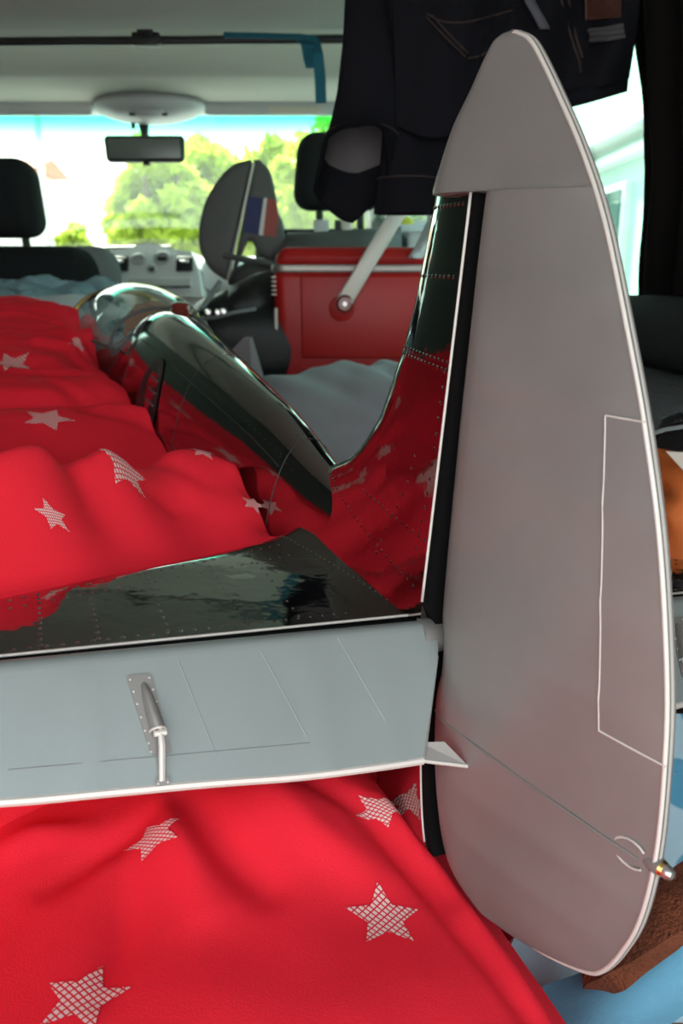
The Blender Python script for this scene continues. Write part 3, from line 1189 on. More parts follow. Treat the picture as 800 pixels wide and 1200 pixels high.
R_LE = [(-.0005, .3147), (-.0078, .3137), (-.0154, .3062), (-.0248, .2899), (-.035, .2739), (-.0424, .2541), (-.0455, .2433), (-.0452, .2412), (-.0020, .2408), (-.0016, .1891),
        (-.0004, .1215), (.0040, .024), (.0080, .0036), (.0100, -.0164), (.0085, -.0373), (.0157, -.0808), (.0292, -.122), (.0468, -.1362), (.0794, -.1432)]
R_TE = [(-.0005, .3147), (.0048, .3134), (.0159, .3068), (.0364, .2823), (.0566, .2554), (.0744, .2263), (.0946, .184), (.113, .1425), (.131, .0942), (.1468, .0373), (.1537, -.0005),
        (.1582, -.0411), (.1576, -.0759), (.1523, -.0993), (.1448, -.1172), (.1353, -.1265), (.1094, -.1369), (.0794, -.1432)]


def dense(tab, hard=()):
    return [tuple(p) for p in spline(tab, 8)]


te_d = sorted([(p[1], p[0]) for p in dense(R_TE)])
le_a = dense(R_LE[:8])
le_b = dense(R_LE[8:])
le_d = sorted([(p[1], p[0]) for p in le_a + le_b])
rte = lambda z: float(np.interp(z, [p[0] for p in te_d], [p[1] for p in te_d]))
rle = lambda z: float(np.interp(z, [p[0] for p in le_d], [p[1] for p in le_d]))
zz = [-.1432 + .022 * (1 - cos(pi / 2 * k / 12)) for k in range(12)] + list(np.linspace(-.1212, .2400, 96)) + [.2408, .2412] + list(np.linspace(.2435, .300, 22)) + [.3147 - .0147 * (1 - sin(pi / 2 * k / 10)) for k in range(1, 11)]
zz = sorted(set(round(float(z), 5) for z in zz))
RIBS = [.24, .195, .150, .105, .06, .015, -.072, -.102]
cc_ = [0, .006, .02, .045, .08, .13, .2, .28, .38, .48, .58, .68, .78, .87, .94, 1.0]
SEAMZ = lambda c: -.0385 - .068 * c


def rud_half(c, z):
    a, b = rle(z), rte(z)
    ch = max(b - a, .0005)
    t = (c - a) / ch
    T = .0098 + .0035 * max(0, min(1, (.24 - z) / .3))
    if z > .2:
        T *= max(.25, 1 - ((z - .2) / .135) ** 2 * .75)
    if z < -.06:
        T *= max(.35, 1 - ((-.06 - z) / .09) ** 2 * .6)
    T = min(T, ch * .22)
    if t < .12:
        h = T * sqrt(max(0, 1 - ((.12 - t) / .12) ** 2))
    else:
        q = (t - .12) / .88
        h = T * max(0.0, 1 - q) ** .92 * (1 + .25 * q) + .0021 * q
    env = max(0, min(1, (t - .06) * 8)) * max(0, min(1, (1 - t) * 6))
    h += env * sum(.0007 * exp(-((z - r) / .006) ** 2) for r in RIBS)
    # bottom fairing stands slightly proud of the covered part
    if z < SEAMZ(c):
        h += .0005 * env
    return h


row = [(t, -1) for t in cc_[::-1]] + [(t, 1) for t in cc_[1:]]
nr = len(row)
vs = []
for z in zz:
    a, b = rle(z), rte(z)
    if b - a < .0008:
        b = a + .0008
    for t, s in row:
        c = a + (b - a) * t
        vs.append(rud_pt(c, z, s * rud_half(c, z)))
fs = grid_faces(len(zz), nr)
for i in range(len(zz) - 1):
    fs.append((i * nr, (i + 1) * nr, (i + 1) * nr + nr - 1, i * nr + nr - 1))
fs += [tuple(range(nr))[::-1], tuple((len(zz) - 1) * nr + j for j in range(nr))]
bm = bmesh.new()
bv = [bm.verts.new(p) for p in vs]
for f in fs:
    try:
        bm.faces.new([bv[i] for i in f])
    except ValueError:
        pass
bmesh.ops.remove_doubles(bm, verts=bm.verts, dist=.00002)
rudder = bm_obj('rudder', bm, M_silver, plane, auto=50)
# tail cone end and a black strip painting in the gap's shade ahead of the rudder
def gap_x(z):
    """rear end of the fixed tail: a constant gap ahead of the rudder's front edge"""
    if z > .012:
        return FIN_TE(z) + .002
    k = max(0.0, min(1.0, (.012 - z) / .03))
    return (FIN_TE(z) + .002) * (1 - k) + (RO.x - rle(z) + .0075) * k


pv = []
for z in np.linspace(-.128, .2437, 34):
    hw = .0085 + .005 * max(0, (.24 - z)) / .24
    hw = hw * .93 if z > .012 else .0062
    x1 = gap_x(z)
    x2 = x1 - .0065
    for x, y in ((x1, hw), (x2, hw * .95), (x2, -hw * .95), (x1, -hw)):
        pv.append((x, y, z))
mesh_obj('rudder_gap_shade', pv, grid_faces(34, 4, True) + [(0, 1, 2, 3), (132, 135, 134, 133)], M_black, plane, smooth=False)
pv = []
for z in np.linspace(-.126, -.006, 20):
    x1 = gap_x(z) - .0005
    for x, y in ((.03, .0085), (.012, .0088), (x1, .0070), (x1, -.0070), (.012, -.0088), (.03, -.0085)):
        pv.append((x, y, z))
tcone = mesh_obj('tail_cone', pv, grid_faces(20, 6, True) + [tuple(range(6)), tuple(114 + k for k in range(6))[::-1]], M_chrome2, plane, auto=30)
mesh_obj('cone_lip', *tube_vf([Vector((gap_x(z) - .0002, .0072, z)) for z in np.linspace(-.124, -.012, 18)], .0007, 6), M_edge, tcone)

# trailing edge strip, paler to paint in light on the blunt edge
tev = dense(R_TE)[3:-6]
vs = []
for i, (c, z) in enumerate(tev):
    q0, q1 = tev[max(0, i - 1)], tev[min(len(tev) - 1, i + 1)]
    d = Vector((q1[0] - q0[0], q1[1] - q0[1]))
    d.normalize()
    nx_, nz_ = (-d.y, d.x) if (-d.y) > 0 else (d.y, -d.x)
    in_tab = .0 < z < .1440
    w = .0032
    h = .0034 + (.0004 if in_tab else 0)
    for k in range(8):
        a = 2 * pi * k / 8
        e = cos(a) * w * .5 - .0008
        vs.append(rud_pt(c + nx_ * (e - .0006), z + nz_ * (e - .0006), sin(a) * h))
mesh_obj('trailing_edge_strip', vs, grid_faces(len(tev), 8, True) + [tuple(range(8))[::-1], tuple((len(tev) - 1) * 8 + k for k in range(8))], M_edge, rudder)
# trim tab: a slightly proud panel with its outline
tab = []
nt_, nz_ = 7, 22
for s in (1, -1):
    for i in range(nz_):
        z = .0016 + (.1440 - .0016) * i / (nz_ - 1)
        c0 = .1199 + (.0931 - .1199) * (z - .0016) / .1422
        c1 = rte(z) - .0008
        for j in range(nt_):
            c = c0 + (c1 - c0) * j / (nt_ - 1)
            tab.append(rud_pt(c, z, s * (rud_half(c, z) + .0007)))
N_ = nt_ * nz_
fs = grid_faces(nz_, nt_) + [tuple(i + N_ for i in f)[::-1] for f in grid_faces(nz_, nt_)]
bord = [i * nt_ for i in range(nz_)] + [(nz_ - 1) * nt_ + j for j in range(1, nt_)] + [i * nt_ + nt_ - 1 for i in range(nz_ - 2, -1, -1)] + [j for j in range(nt_ - 2, 0, -1)]
for a, b in zip(bord, bord[1:] + bord[:1]):
    fs.append((a, b, b + N_, a + N_))
mesh_obj('trim_tab', tab, fs, M_silver, rudder, auto=40)


def surf_line(name, p0, p1, r, m, off=.0003, par=None, n=14):
    pts = []
    for t in np.linspace(0, 1, n):
        c, z = p0[0] + (p1[0] - p0[0]) * t, p0[1] + (p1[1] - p0[1]) * t
        c = min(c, rte(z) - .0002)
        pts.append(rud_pt(c, z, rud_half(c, z) + off))
    return tube(name, pts, r, m, rudder, n=6)


surf_line('tab_outline', (.0931, .1438), (.1199, .0016), .0005, M_edge, .0005, n=20)
surf_line('tab_outline', (.1199, .0014), (.1540, .0006), .0006, M_edge, .0005)
surf_line('tab_outline', (.0931, .1440), (.1126, .1443), .0005, M_edge, .0005)
surf_line('fairing_seam', (.0146, -.0407), (.1500, -.0488), .0007, M_silver, .0001, n=24)
surf_line('horn_seam', (-.002, .2412), (.016, .2412), .0005, M_silver, .0002)
# tail navigation lamp on the trailing edge
lp = rud_pt(.1585, -.0479, 0)
ldir = (rud_pt(.17, -.0479, 0) - rud_pt(.15, -.0479, 0)).normalized()
tube('lamp_socket', [lp - ldir * .010, lp - ldir * .003, lp + ldir * .001], [.0022, .0042, .0040], M_silver, rudder, n=14)
tube('lamp_ring', [lp + ldir * .001, lp + ldir * .0028], [.0038, .0034], M_brass, rudder, n=14)
tube('lamp_lens', [lp + ldir * .0028, lp + ldir * .0048, lp + ldir * .0068, lp + ldir * .0076], [.0031, .0032, .0022, .0006], M_steel, rudder, n=14)
tube('lamp_fairing_edge', [rud_pt(.137 + .010 * (1 - cos(a)) * .9, -.048 + .0065 * sin(a), rud_half(.145, -.048) + .0004) for a in np.linspace(-2.4, 2.4, 14)], .0006, M_edge, rudder, n=6)


# ------------------------------------------------------------------ bedding: thin plate surfaces through measured points
class TPS:
    def __init__(self, pts, lam=1e-5):
        P = np.array(pts, float)
        n = len(P)
        d = np.sqrt(((P[:, None, :2] - P[None, :, :2]) ** 2).sum(-1))
        K = np.where(d > 0, d * d * np.log(d + 1e-12), 0) + lam * np.eye(n)
        Q = np.c_[np.ones(n), P[:, :2]]
        Am = np.block([[K, Q], [Q.T, np.zeros((3, 3))]])
        self.s = np.linalg.solve(Am, np.r_[P[:, 2], 0, 0, 0])
        self.P = P

    def __call__(self, x, y):
        d = np.hypot(self.P[:, 0] - x, self.P[:, 1] - y)
        k = np.where(d > 0, d * d * np.log(d + 1e-12), 0)
        return float(k @ self.s[:-3] + self.s[-3] + self.s[-2] * x + self.s[-1] * y)


def seg_dist(px, py, a, b):
    ex, ey = b[0] - a[0], b[1] - a[1]
    l = ex * ex + ey * ey
    t = max(0, min(1, ((px - a[0]) * ex + (py - a[1]) * ey) / l))
    return math.hypot(px - a[0] - ex * t, py - a[1] - ey * t), t


class Folds:
    def __init__(self):
        self.f = []

    def add(self, pts, amp, width):
        self.f.append((pts, amp, width))

    def __call__(self, x, y):
        h = 0
        for pts, amp, w in self.f:
            n = len(pts) - 1
            best, bt = 9, 0
            for i in range(n):
                d, t = seg_dist(x, y, pts[i], pts[i + 1])
                if d < best:
                    best, bt = d, (i + t) / n
            if best < 3 * w:
                h += amp * exp(-(best / w) ** 2) * (sin(pi * min(1, max(0, .12 + .76 * bt))) ** .8)
        return h


def nz(x, y, s, seed=0):
    return noise.noise(Vector((x * s, y * s, seed)))


# --- mattress under the red sheet
bed_pts = []
for (u, v, z) in ((-200, 980, .435), (0, 950, .437), (150, 960, .436), (250, 935, .452), (350, 925, .458), (430, 925, .446), (200, 1050, .432), (0, 1050, .424), (400, 1060, .432),
                  (100, 1200, .428), (300, 1200, .436), (500, 1150, .430), (520, 1060, .422), (600, 1190, .415), (-200, 1200, .42), (300, 1400, .43), (560, 1400, .42)):
    p = at_z(u, v, z)
    bed_pts.append((p.x, p.y, p.z))
for x in (-.8, -.5, -.2, .1, .3):
    for y in (.75, 1.1, 1.6):
        bed_pts.append((x, y, .398))
for x in (-.8, -.5, -.25):
    bed_pts.append((x, .55, .42))
bed_pts += [(.1, .6, .41), (.3, .6, .40), (0, .55, .42)]
bed_tps = TPS(bed_pts, 3e-5)
edge_px = [(425, 897), (470, 930), (520, 985), (580, 1052), (625, 1105), (700, 1198), (770, 1290), (850, 1400)]
edge = [(.20, 2.0), (.13, .70), (.055, .50)] + [tuple(at_z(u, v, .415)[:2]) for u, v in edge_px[1:]] + [(.20, .10)]


def edge_x(y):
    E_ = sorted([(b, a) for a, b in edge])
    return float(np.interp(y, [e[0] for e in E_], [e[1] for e in E_]))


bf = Folds()


def wpx(u, v, z):
    p = at_z(u, v, z)
    return (p.x, p.y)


for pts, amp, w in (
        ([(60, 1030, .43), (110, 990, .435), (170, 960, .44)], -.006, .010), ([(150, 1010, .43), (140, 1090, .43), (120, 1160, .43)], -.004, .010),
        ([(215, 930, .45), (260, 985, .445), (310, 1045, .435)], -.008, .012), ([(300, 930, .45), (370, 990, .44), (440, 1030, .43)], .005, .014),
        ([(330, 905, .455), (410, 950, .44), (520, 1040, .425)], -.006, .010), ([(180, 930, .44), (220, 1000, .44), (240, 1050, .44)], .005, .012),
        ([(445, 935, .44), (520, 1025, .42), (600, 1125, .415), (660, 1210, .41)], .004, .005), ([(425, 945, .44), (500, 1040, .425), (585, 1150, .415), (640, 1220, .41)], -.004, .005),
        ([(0, 1000, .43), (40, 985, .43), (90, 960, .44)], .005, .010)):
    bf.add([wpx(*p) for p in pts], amp * 1.5, w)


def bed_h(x, y):
    h = bed_tps(x, y) + bf(x, y) + .0035 * nz(x, y, 9, 1) + .0012 * nz(x, y, 26, 2)
    # signed distance to the right hand edge, then a rolled drop
    ex = edge_x(y)
    d = (x - ex) * .72
    if d > -.035:
        q = (d + .035) / .035
        h -= .016 * q * q if q < 1 else .016 + min(.40, (q - 1) * .06 + (q - 1) ** 2 * .05)
    return max(h, .03)


NX, NY = 190, 210
ysb = list(np.linspace(.10, .62, 160)) + list(np.linspace(.63, 1.9, NY - 160))
vs = []
for y in ysb:
    ex = edge_x(y) + .11
    x0 = max(-.80, wall_x(y, -1) + .03)
    for i in range(NX):
        t = i / (NX - 1)
        x = x0 + (ex - x0) * (t ** .75)
        vs.append((x, y, bed_h(x, y)))
fs = grid_faces(NY, NX)
nb = len(vs)
bord = [i for i in range(NX)] + [j * NX + NX - 1 for j in range(1, NY)] + [(NY - 1) * NX + i for i in range(NX - 2, -1, -1)] + [j * NX for j in range(NY - 2, 0, -1)]
for b in bord:
    vs.append((vs[b][0], vs[b][1], .012))
for k in range(len(bord)):
    k2 = (k + 1) % len(bord)
    fs.append((bord[k2], bord[k], nb + k, nb + k2))
fs.append(tuple(nb + k for k in range(len(bord))))
bed = tag(mesh_obj('mattress', vs, fs, M_red), 'mattress under a red sheet with white lattice stars, below the model tail', 'bed')


def hit(hf, u, v, t0=.25, t1=2.0):
    r = ray(u, v)
    o = Vector((0, 0, CAM_H))
    t = t0
    while t < t1:
        p = o + r * t
        if p.z < hf(p.x, p.y):
            return p
        t += .004
    return o + r * t1


def star(parent, hf, x, y, R_, ang, squash=1.0, n=16, lift=.0007):
    """a printed five pointed star that lies on the cloth surface"""
    bm = bmesh.new()
    uvl = bm.loops.layers.uv.new('uv')
    out = []
    e_ = R_ * .6
    gx, gy = (hf(x + e_, y) - hf(x - e_, y)) / (2 * e_), (hf(x, y + e_) - hf(x, y - e_)) / (2 * e_)
    gl = math.hypot(gx, gy)
    ux, uy = (gx / gl, gy / gl) if gl > 1e-6 else (1, 0)
    sl = 1 / sqrt(1 + gl * gl)                      # shorten along the slope so that the print keeps its size on the cloth
    for k in range(10):
        a = ang + pi * k / 5
        rr = R_ if k % 2 == 0 else R_ * .47
        out.append((rr * cos(a), rr * sin(a)))
    co = {}

    def V(px, py):
        k = (round(px, 6), round(py, 6))
        if k not in co:
            qx, qy = px, py * squash
            up_ = (qx * ux + qy * uy) * (sl - 1)
            qx, qy = qx + ux * up_, qy + uy * up_
            co[k] = bm.verts.new((x + qx, y + qy, hf(x + qx, y + qy) + lift))
            uvs[co[k]] = (px / R_, py / R_)
        return co[k]
    uvs = {}
    m = 7
    for k in range(10):
        a, b = out[k], out[(k + 1) % 10]
        for i in range(m):
            for j in range(m - i):
                def P(i_, j_):
                    return ((a[0] * i_ + b[0] * j_) / m, (a[1] * i_ + b[1] * j_) / m)
                try:
                    bm.faces.new([V(*P(i, j)), V(*P(i + 1, j)), V(*P(i, j + 1))])
                    if i + j + 2 <= m:
                        bm.faces.new([V(*P(i + 1, j)), V(*P(i + 1, j + 1)), V(*P(i, j + 1))])
                except ValueError:
                    pass
    for f in bm.faces:
        for l in f.loops:
            l[uvl].uv = uvs[l.vert]
    return bm_obj('star_print', bm, M_star, parent)


for (u, v, R_, ang) in ((180, 984, .0225, 1.9), (450, 1080, .0215, .45 + pi / 2 * 0), (98, 1172, .0225, 1.45), (447, 953, .0200, 2.4)):
    p = hit(bed_h, u, v)
    star(bed, bed_h, p.x, p.y, R_, ang, .62 if v < 1000 else 1.0)

# --- duvet heap to the left of the fuselage; worked in the aeroplane's own heading
hx, hy = Vector((ax.x, ax.y, 0)).normalized(), Vector((ay.x, ay.y, 0)).normalized()


def FL(p):
    d = Vector((p[0] - Oa.x, p[1] - Oa.y, 0))
    return d.dot(hx), d.dot(hy)


def W2(F, L):
    p = Vector((Oa.x, Oa.y, 0)) + hx * F + hy * L
    return p.x, p.y


hp = []


def H(u, v, Y, dz=0.0):
    p = at(u, v, Y)
    F, L = FL(p)
    hp.append((F, L, p.z + dz))


def crest(pts, step=.06, d1=.045, d2=.15):
    """crest points of a fold plus the hidden fall behind them"""
    for u, v, Y in pts:
        H(u, v, Y)
        p = at(u, v, Y)
        for k, d in ((1, d1), (2, d2)):
            q = Vector((p.x, p.y, p.z)) + hx * (step * k) + Vector((0, 0, -d))
            F, L = FL(q)
            hp.append((F, L, q.z))


# front roll
for y in (.03, .08, .14, .20, .26, .33, .45):
    p = A(le_x(min(y, .39)) + .012, y, -.016 if y > .05 else 0.0)
    F, L = FL(p)
    hp.append((F, L, p.z))
for q in ((350, 622, .64), (320, 630, .63), (300, 600, .635), (285, 572, .665), (200, 600, .605), (100, 600, .538), (0, 620, .474), (-150, 620, .415), (200, 562, .637), (80, 565, .552), (0, 575, .488), (-150, 580, .43)):
    H(*q)
crest(((342, 598, .665), (325, 576, .68), (282, 552, .69), (250, 543, .685), (200, 535, .665), (120, 533, .585), (60, 534, .538), (0, 545, .500), (-150, 550, .44)))
roll_front = TPS(hp, 6e-5)
# middle roll, ends short of the fuselage
hp = []
for q in ((20, 545, .79), (110, 548, .82), (190, 552, .84), (20, 525, .83), (110, 524, .86), (190, 528, .875), (225, 532, .885), (120, 500, .90), (190, 510, .905), (30, 500, .87), (-100, 540, .77), (-100, 510, .82)):
    H(*q)
crest(((246, 524, .92), (238, 508, .935), (200, 492, .95), (160, 480, .955), (100, 477, .94), (40, 474, .92), (-60, 480, .88)))
for q in ((268, 548, .90, -.05), (290, 560, .88, -.10), (275, 530, .97, -.08)):
    H(*q)
roll_mid = TPS(hp, 6e-5)
# flap pressed against the fuselage side
hp = []
for q in ((358, 608, .72), (320, 570, .82), (285, 541, .90), (240, 506, 1.0), (200, 470, 1.11), (180, 452, 1.18), (150, 440, 1.26)):
    H(*q)
for q in ((300, 575, .82, -.03), (250, 545, .9, -.04), (215, 520, .97, -.04), (170, 490, 1.05, -.04), (120, 470, 1.12, -.06), (60, 480, 1.05, -.12), (150, 540, .88, -.14), (250, 600, .72, -.12)):
    H(*q)
flap = TPS(hp, 6e-5)
# big back roll
hp = []
for q in ((0, 520, .92, -.03), (60, 520, .93, -.03), (130, 515, .97, -.03), (0, 490, .95), (60, 500, .955), (120, 500, .98), (160, 495, 1.0), (0, 440, 1.06), (60, 440, 1.08), (110, 450, 1.08), (0, 395, 1.2), (60, 405, 1.19), (105, 425, 1.18),
          (-120, 440, .98), (-120, 390, 1.12), (0, 370, 1.32), (40, 372, 1.33), (75, 388, 1.31), (95, 402, 1.29), (-80, 370, 1.24)):
    H(*q)
crest(((165, 474, 1.10), (140, 430, 1.24), (110, 392, 1.38), (75, 366, 1.43), (40, 351, 1.45), (0, 347, 1.43), (-100, 349, 1.36)), .07, .012, .06)
roll_back = TPS(hp, 6e-5)


def smax(a, b, k=.010):
    h = max(0.0, min(1.0, .5 + .5 * (a - b) / k))
    return b + (a - b) * h + k * h * (1 - h) * .5


def heap_tps(F, L):
    z = smax(roll_front(F, L) - 1.5 * max(0, F - .42), .44)
    if F > .18:
        z = smax(z, roll_mid(F, L) - 1.5 * max(0, F - .66))
    if F > .2 and L < .30:
        z = smax(z, flap(F, L) - 2.0 * max(0, F - .78) - 2.0 * max(0, L - .16))
    if F > .3:
        z = smax(z, roll_back(F, L))
    return min(z, .80)


hf_ = Folds()


def hw(u, v, Y):
    p = at(u, v, Y)
    return FL(p)


for pts, amp, w in (
        ([(0, 640, .55), (120, 600, .64), (220, 590, .69), (300, 612, .68)], .005, .012), ([(0, 560, .68), (90, 575, .67), (190, 610, .66), (250, 640, .65)], -.006, .012),
        ([(290, 560, .78), (296, 600, .71), (296, 640, .66)], -.012, .008), ([(30, 600, .6), (130, 640, .58), (220, 645, .62)], -.004, .010),
        ([(0, 675, .50), (90, 650, .56), (190, 640, .62)], .005, .010), ([(100, 545, .73), (180, 560, .74), (250, 600, .7)], .004, .010),
        ([(0, 505, .90), (70, 490, .93), (150, 500, .93), (230, 530, .89)], -.006, .012), ([(70, 480, .96), (140, 478, .96), (230, 515, .91)], .006, .010),
        ([(0, 470, .98), (60, 470, .98), (120, 490, .95)], .005, .010),
        ([(0, 420, 1.15), (60, 432, 1.12), (130, 470, 1.02)], .008, .014), ([(0, 400, 1.2), (70, 415, 1.18), (140, 460, 1.06)], -.007, .010),
        ([(0, 378, 1.28), (60, 388, 1.28), (130, 440, 1.14)], .007, .010), ([(0, 362, 1.35), (50, 370, 1.34), (110, 410, 1.26)], -.006, .010),
        ([(0, 440, 1.05), (50, 455, 1.02), (120, 495, .98)], -.008, .012), ([(0, 455, 1.02), (60, 470, 1.02), (130, 500, .98)], .006, .008),
        ([(-40, 370, 1.30), (30, 372, 1.34), (90, 400, 1.32), (140, 445, 1.18)], .007, .007), ([(-40, 410, 1.14), (40, 408, 1.2), (100, 428, 1.19), (150, 475, 1.07)], .007, .008),
        ([(-20, 356, 1.38), (50, 358, 1.42), (95, 388, 1.36)], -.006, .007), ([(0, 385, 1.24), (60, 395, 1.24), (120, 440, 1.15)], -.007, .007),
        ([(0, 428, 1.09), (70, 440, 1.08), (140, 482, 1.04)], .008, .007), ([(60, 505, .95), (120, 507, .96), (155, 500, 1.0)], -.006, .008)):
    hf_.add([hw(*p) for p in pts], amp, w)


def heap_FL(F, L):
    return heap_tps(F, L) + hf_(F, L) + .004 * nz(F, L, 11, 5) + .0015 * nz(F, L, 30, 6)


def heap_h(x, y):
    return heap_FL(*FL((x, y)))


def heap_Lmin(F):
    w, t, b = fus_sm(max(F, .01))
    return max(.034, w * .97)


NF, NL = 230, 200
Fs = np.linspace(0, 1, NF)
vs = []
for a in Fs:
    for j in range(NL):
        s = j / (NL - 1)
        # lateral position first, then from the tailplane's front edge backwards to the far end
        L0 = .034 + (.78 - .034) * s ** 1.2
        Fstart = (le_x(min(L0, .39)) if L0 < .39 else -.02 - .5 * (L0 - .39)) + .012
        F = Fstart + (1.22 - Fstart) * a
        Lm = heap_Lmin(F)
        L = Lm + (.78 - Lm) * s ** 1.2
        if F < .16:
            L = max(L, .034)
        z = heap_FL(F, L)
        # never under the mattress, and fall away at the outer rim
        rim = min(1, (1 - a) / .06, (1 - s) / .05)
        z = .41 + (max(z, .44) - .41) * max(0, rim) ** .5
        x, y = W2(F, L)
        x = max(x, wall_x(y, -1) + .02)
        vs.append((x, y, z))
fs = grid_faces(NF, NL)
nb = len(vs)
bord = [i for i in range(NL)] + [j * NL + NL - 1 for j in range(1, NF)] + [(NF - 1) * NL + i for i in range(NL - 2, -1, -1)] + [j * NL for j in range(NF - 2, 0, -1)]
for b in bord:
    vs.append((vs[b][0], vs[b][1], min(vs[b][2] - .01, .405)))
for k in range(len(bord)):
    k2 = (k + 1) % len(bord)
    fs.append((bord[k], bord[k2], nb + k2, nb + k))
bmh = bmesh.new()
bv = [bmh.verts.new(p) for p in vs]
for f in fs:
    bmh.faces.new([bv[i] for i in f])
duvet = tag(bm_obj('duvet', bmh, M_red, auto=180), 'red duvet with white lattice stars heaped left of the model fuselage', 'duvet')
for (u, v, R_, ang, sq) in ((56, 492, .030, .2, .7), (146, 553, .026, .9, .8), (238, 531, .013, .5, 1), (62, 608, .015, 1.2, .6), (284, 551, .010, 2.0, 1), (296, 592, .011, .4, 1), (14, 428, .030, 1.0, 1), (95, 406, .022, .2, 1)):
    p = hit(heap_h, u, v, .40, 1.8)
    star(duvet, heap_h, p.x, p.y, R_, ang, sq, lift=.0010)

# ------------------------------------------------------------------ soft shapes used below
def cushion(name, c, s, mat_, e=.6, rot=0.0, parent=None, wr=.006, scale=9, seed=0, nu=40, nv=28, tilt=0.0):
    """a plump closed shape with rounded corners (superellipsoid) and a few creases"""
    vs = []
    R_ = Matrix.Rotation(rot, 3, 'Z') @ Matrix.Rotation(tilt, 3, 'Y')
    sp_ = lambda t, k: (abs(t) ** k) * (1 if t >= 0 else -1)
    for i in range(nv):
        la = -pi / 2 + pi * i / (nv - 1)
        for j in range(nu):
            lo = 2 * pi * j / nu
            p = Vector((sp_(cos(la), .8) * sp_(cos(lo), e) * s[0] / 2, sp_(cos(la), .8) * sp_(sin(lo), e) * s[1] / 2, sp_(sin(la), .9) * s[2] / 2))
            n = p.normalized()
            p += n * wr * (noise.noise(p * scale + Vector((seed, 0, 0))) + .6 * noise.noise(Vector((p.x * scale * 3, p.y * scale * .8, p.z * scale * 2 + seed))))
            vs.append(R_ @ p + Vector(c))
    fs = grid_faces(nv, nu, True)
    bm = bmesh.new()
    bv = [bm.verts.new(p) for p in vs]
    for f in fs:
        bm.faces.new([bv[k] for k in f])
    bmesh.ops.remove_doubles(bm, verts=bm.verts, dist=1e-5)
    return bm_obj(name, bm, mat_, parent, auto=180)


def sheet(name, grid, thick, mat_, parent=None, mat2=None):
    """closed cloth of given thickness from a grid of points (rows of equal length)"""
    nu, nv = len(grid), len(grid[0])
    P = [[Vector(p) for p in r] for r in grid]
    top, botm = [], []
    for i in range(nu):
        for j in range(nv):
            a = P[min(i + 1, nu - 1)][j] - P[max(i - 1, 0)][j]
            b = P[i][min(j + 1, nv - 1)] - P[i][max(j - 1, 0)]
            n = a.cross(b)
            n = n.normalized() if n.length > 1e-9 else Vector((0, 0, 1))
            top.append(P[i][j] + n * thick / 2)
            botm.append(P[i][j] - n * thick / 2)
    N = nu * nv
    fs = grid_faces(nu, nv) + [tuple(N + k for k in f)[::-1] for f in grid_faces(nu, nv)]
    bord = [j for j in range(nv)] + [i * nv + nv - 1 for i in range(1, nu)] + [(nu - 1) * nv + j for j in range(nv - 2, -1, -1)] + [i * nv for i in range(nu - 2, 0, -1)]
    for a, b in zip(bord, bord[1:] + bord[:1]):
        fs.append((b, a, a + N, b + N))
    return mesh_obj(name, top + botm, fs, mat_, parent, auto=60)


# ------------------------------------------------------------------ red metal cool box with its swing handle
YC = 1.62
co = thing('cool_box', 'red metal cool box with steel lid trim and pale swing handle', 'cool box')
xl, xr = at(319, 350, YC).x, at(560, 350, YC).x
zt_, zl, zbm = at(380, 297, YC).z, at(380, 312, YC).z, .40
dp = .20
yc_ = YC + dp / 2
W_ = xr - xl
bm = bmesh.new()
add_box(bm, Vector(((xl + xr) / 2, yc_, (zl + zbm) / 2)), (W_, dp, zl - zbm))
for q in bm.verts:
    if q.co.z < zl - .05:
        q.co.x += .012 if q.co.x < (xl + xr) / 2 else -.012
bmesh.ops.bevel(bm, geom=list(bm.edges), offset=.024, segments=5, profile=.5, affect='EDGES')
bm_obj('body', bm, M_cooler, co)
bm = bmesh.new()
add_box(bm, Vector(((xl + xr) / 2, yc_, (zt_ + zl) / 2 + .004)), (W_ * .99, dp * .99, zt_ - zl + .016))
for q in bm.verts:
    if q.co.z > zt_ - .01:
        q.co.x = (xl + xr) / 2 + (q.co.x - (xl + xr) / 2) * .95
bmesh.ops.bevel(bm, geom=list(bm.edges), offset=.020, segments=5, profile=.5, affect='EDGES')
bm_obj('lid', bm, M_cooler, co)
bm = bmesh.new()
add_box(bm, Vector(((xl + xr) / 2, yc_, zl - .004)), (W_ + .004, dp + .008, .015))
bmesh.ops.bevel(bm, geom=[e for e in bm.edges if abs(e.verts[0].co.z - e.verts[1].co.z) > .005], offset=.026, segments=6, profile=.5, affect='EDGES')
bmesh.ops.bevel(bm, geom=list(bm.edges), offset=.003, segments=2, profile=.5, affect='EDGES')
bm_obj('rim_trim', bm, M_trim, co)
# pressed panel on the front and the round boss behind the handle pivot
pz_ = at(400, 352, YC)
box('pressed_panel', ((xl + xr) / 2 + .012, YC - .001, at(400, 372, YC).z), (W_ - .085, .008, .155), M_cooler, co, .0035)
box('pressed_panel', ((xl + xr) / 2 + .012, YC - .001, at(400, 445, YC).z), (W_ - .085, .008, .050), M_cooler, co, .0035)
tube('boss', [Vector((pz_.x, YC + .004, pz_.z - .015)), Vector((pz_.x, YC - .008, pz_.z - .015)), Vector((pz_.x, YC - .010, pz_.z - .015))], [.024, .024, .021], M_cooler, co, n=24)
ph = at(404, 352, YC - .022)
pt = at(468, 246, YC - .014)
d = (pt - ph).normalized()
wd = Vector((d.z, 0, -d.x))
bm = bmesh.new()
mid = (ph + pt) / 2
L_ = (pt - ph).length + .02
rotm = Matrix((wd, Vector((0, 1, 0)), d)).transposed()
add_box(bm, mid, (.030, .012, L_), .0035, 2, rotm)
hd = bm_obj('handle', bm, M_handle, co)
hd['label'] = 'pale aluminium handle bar'
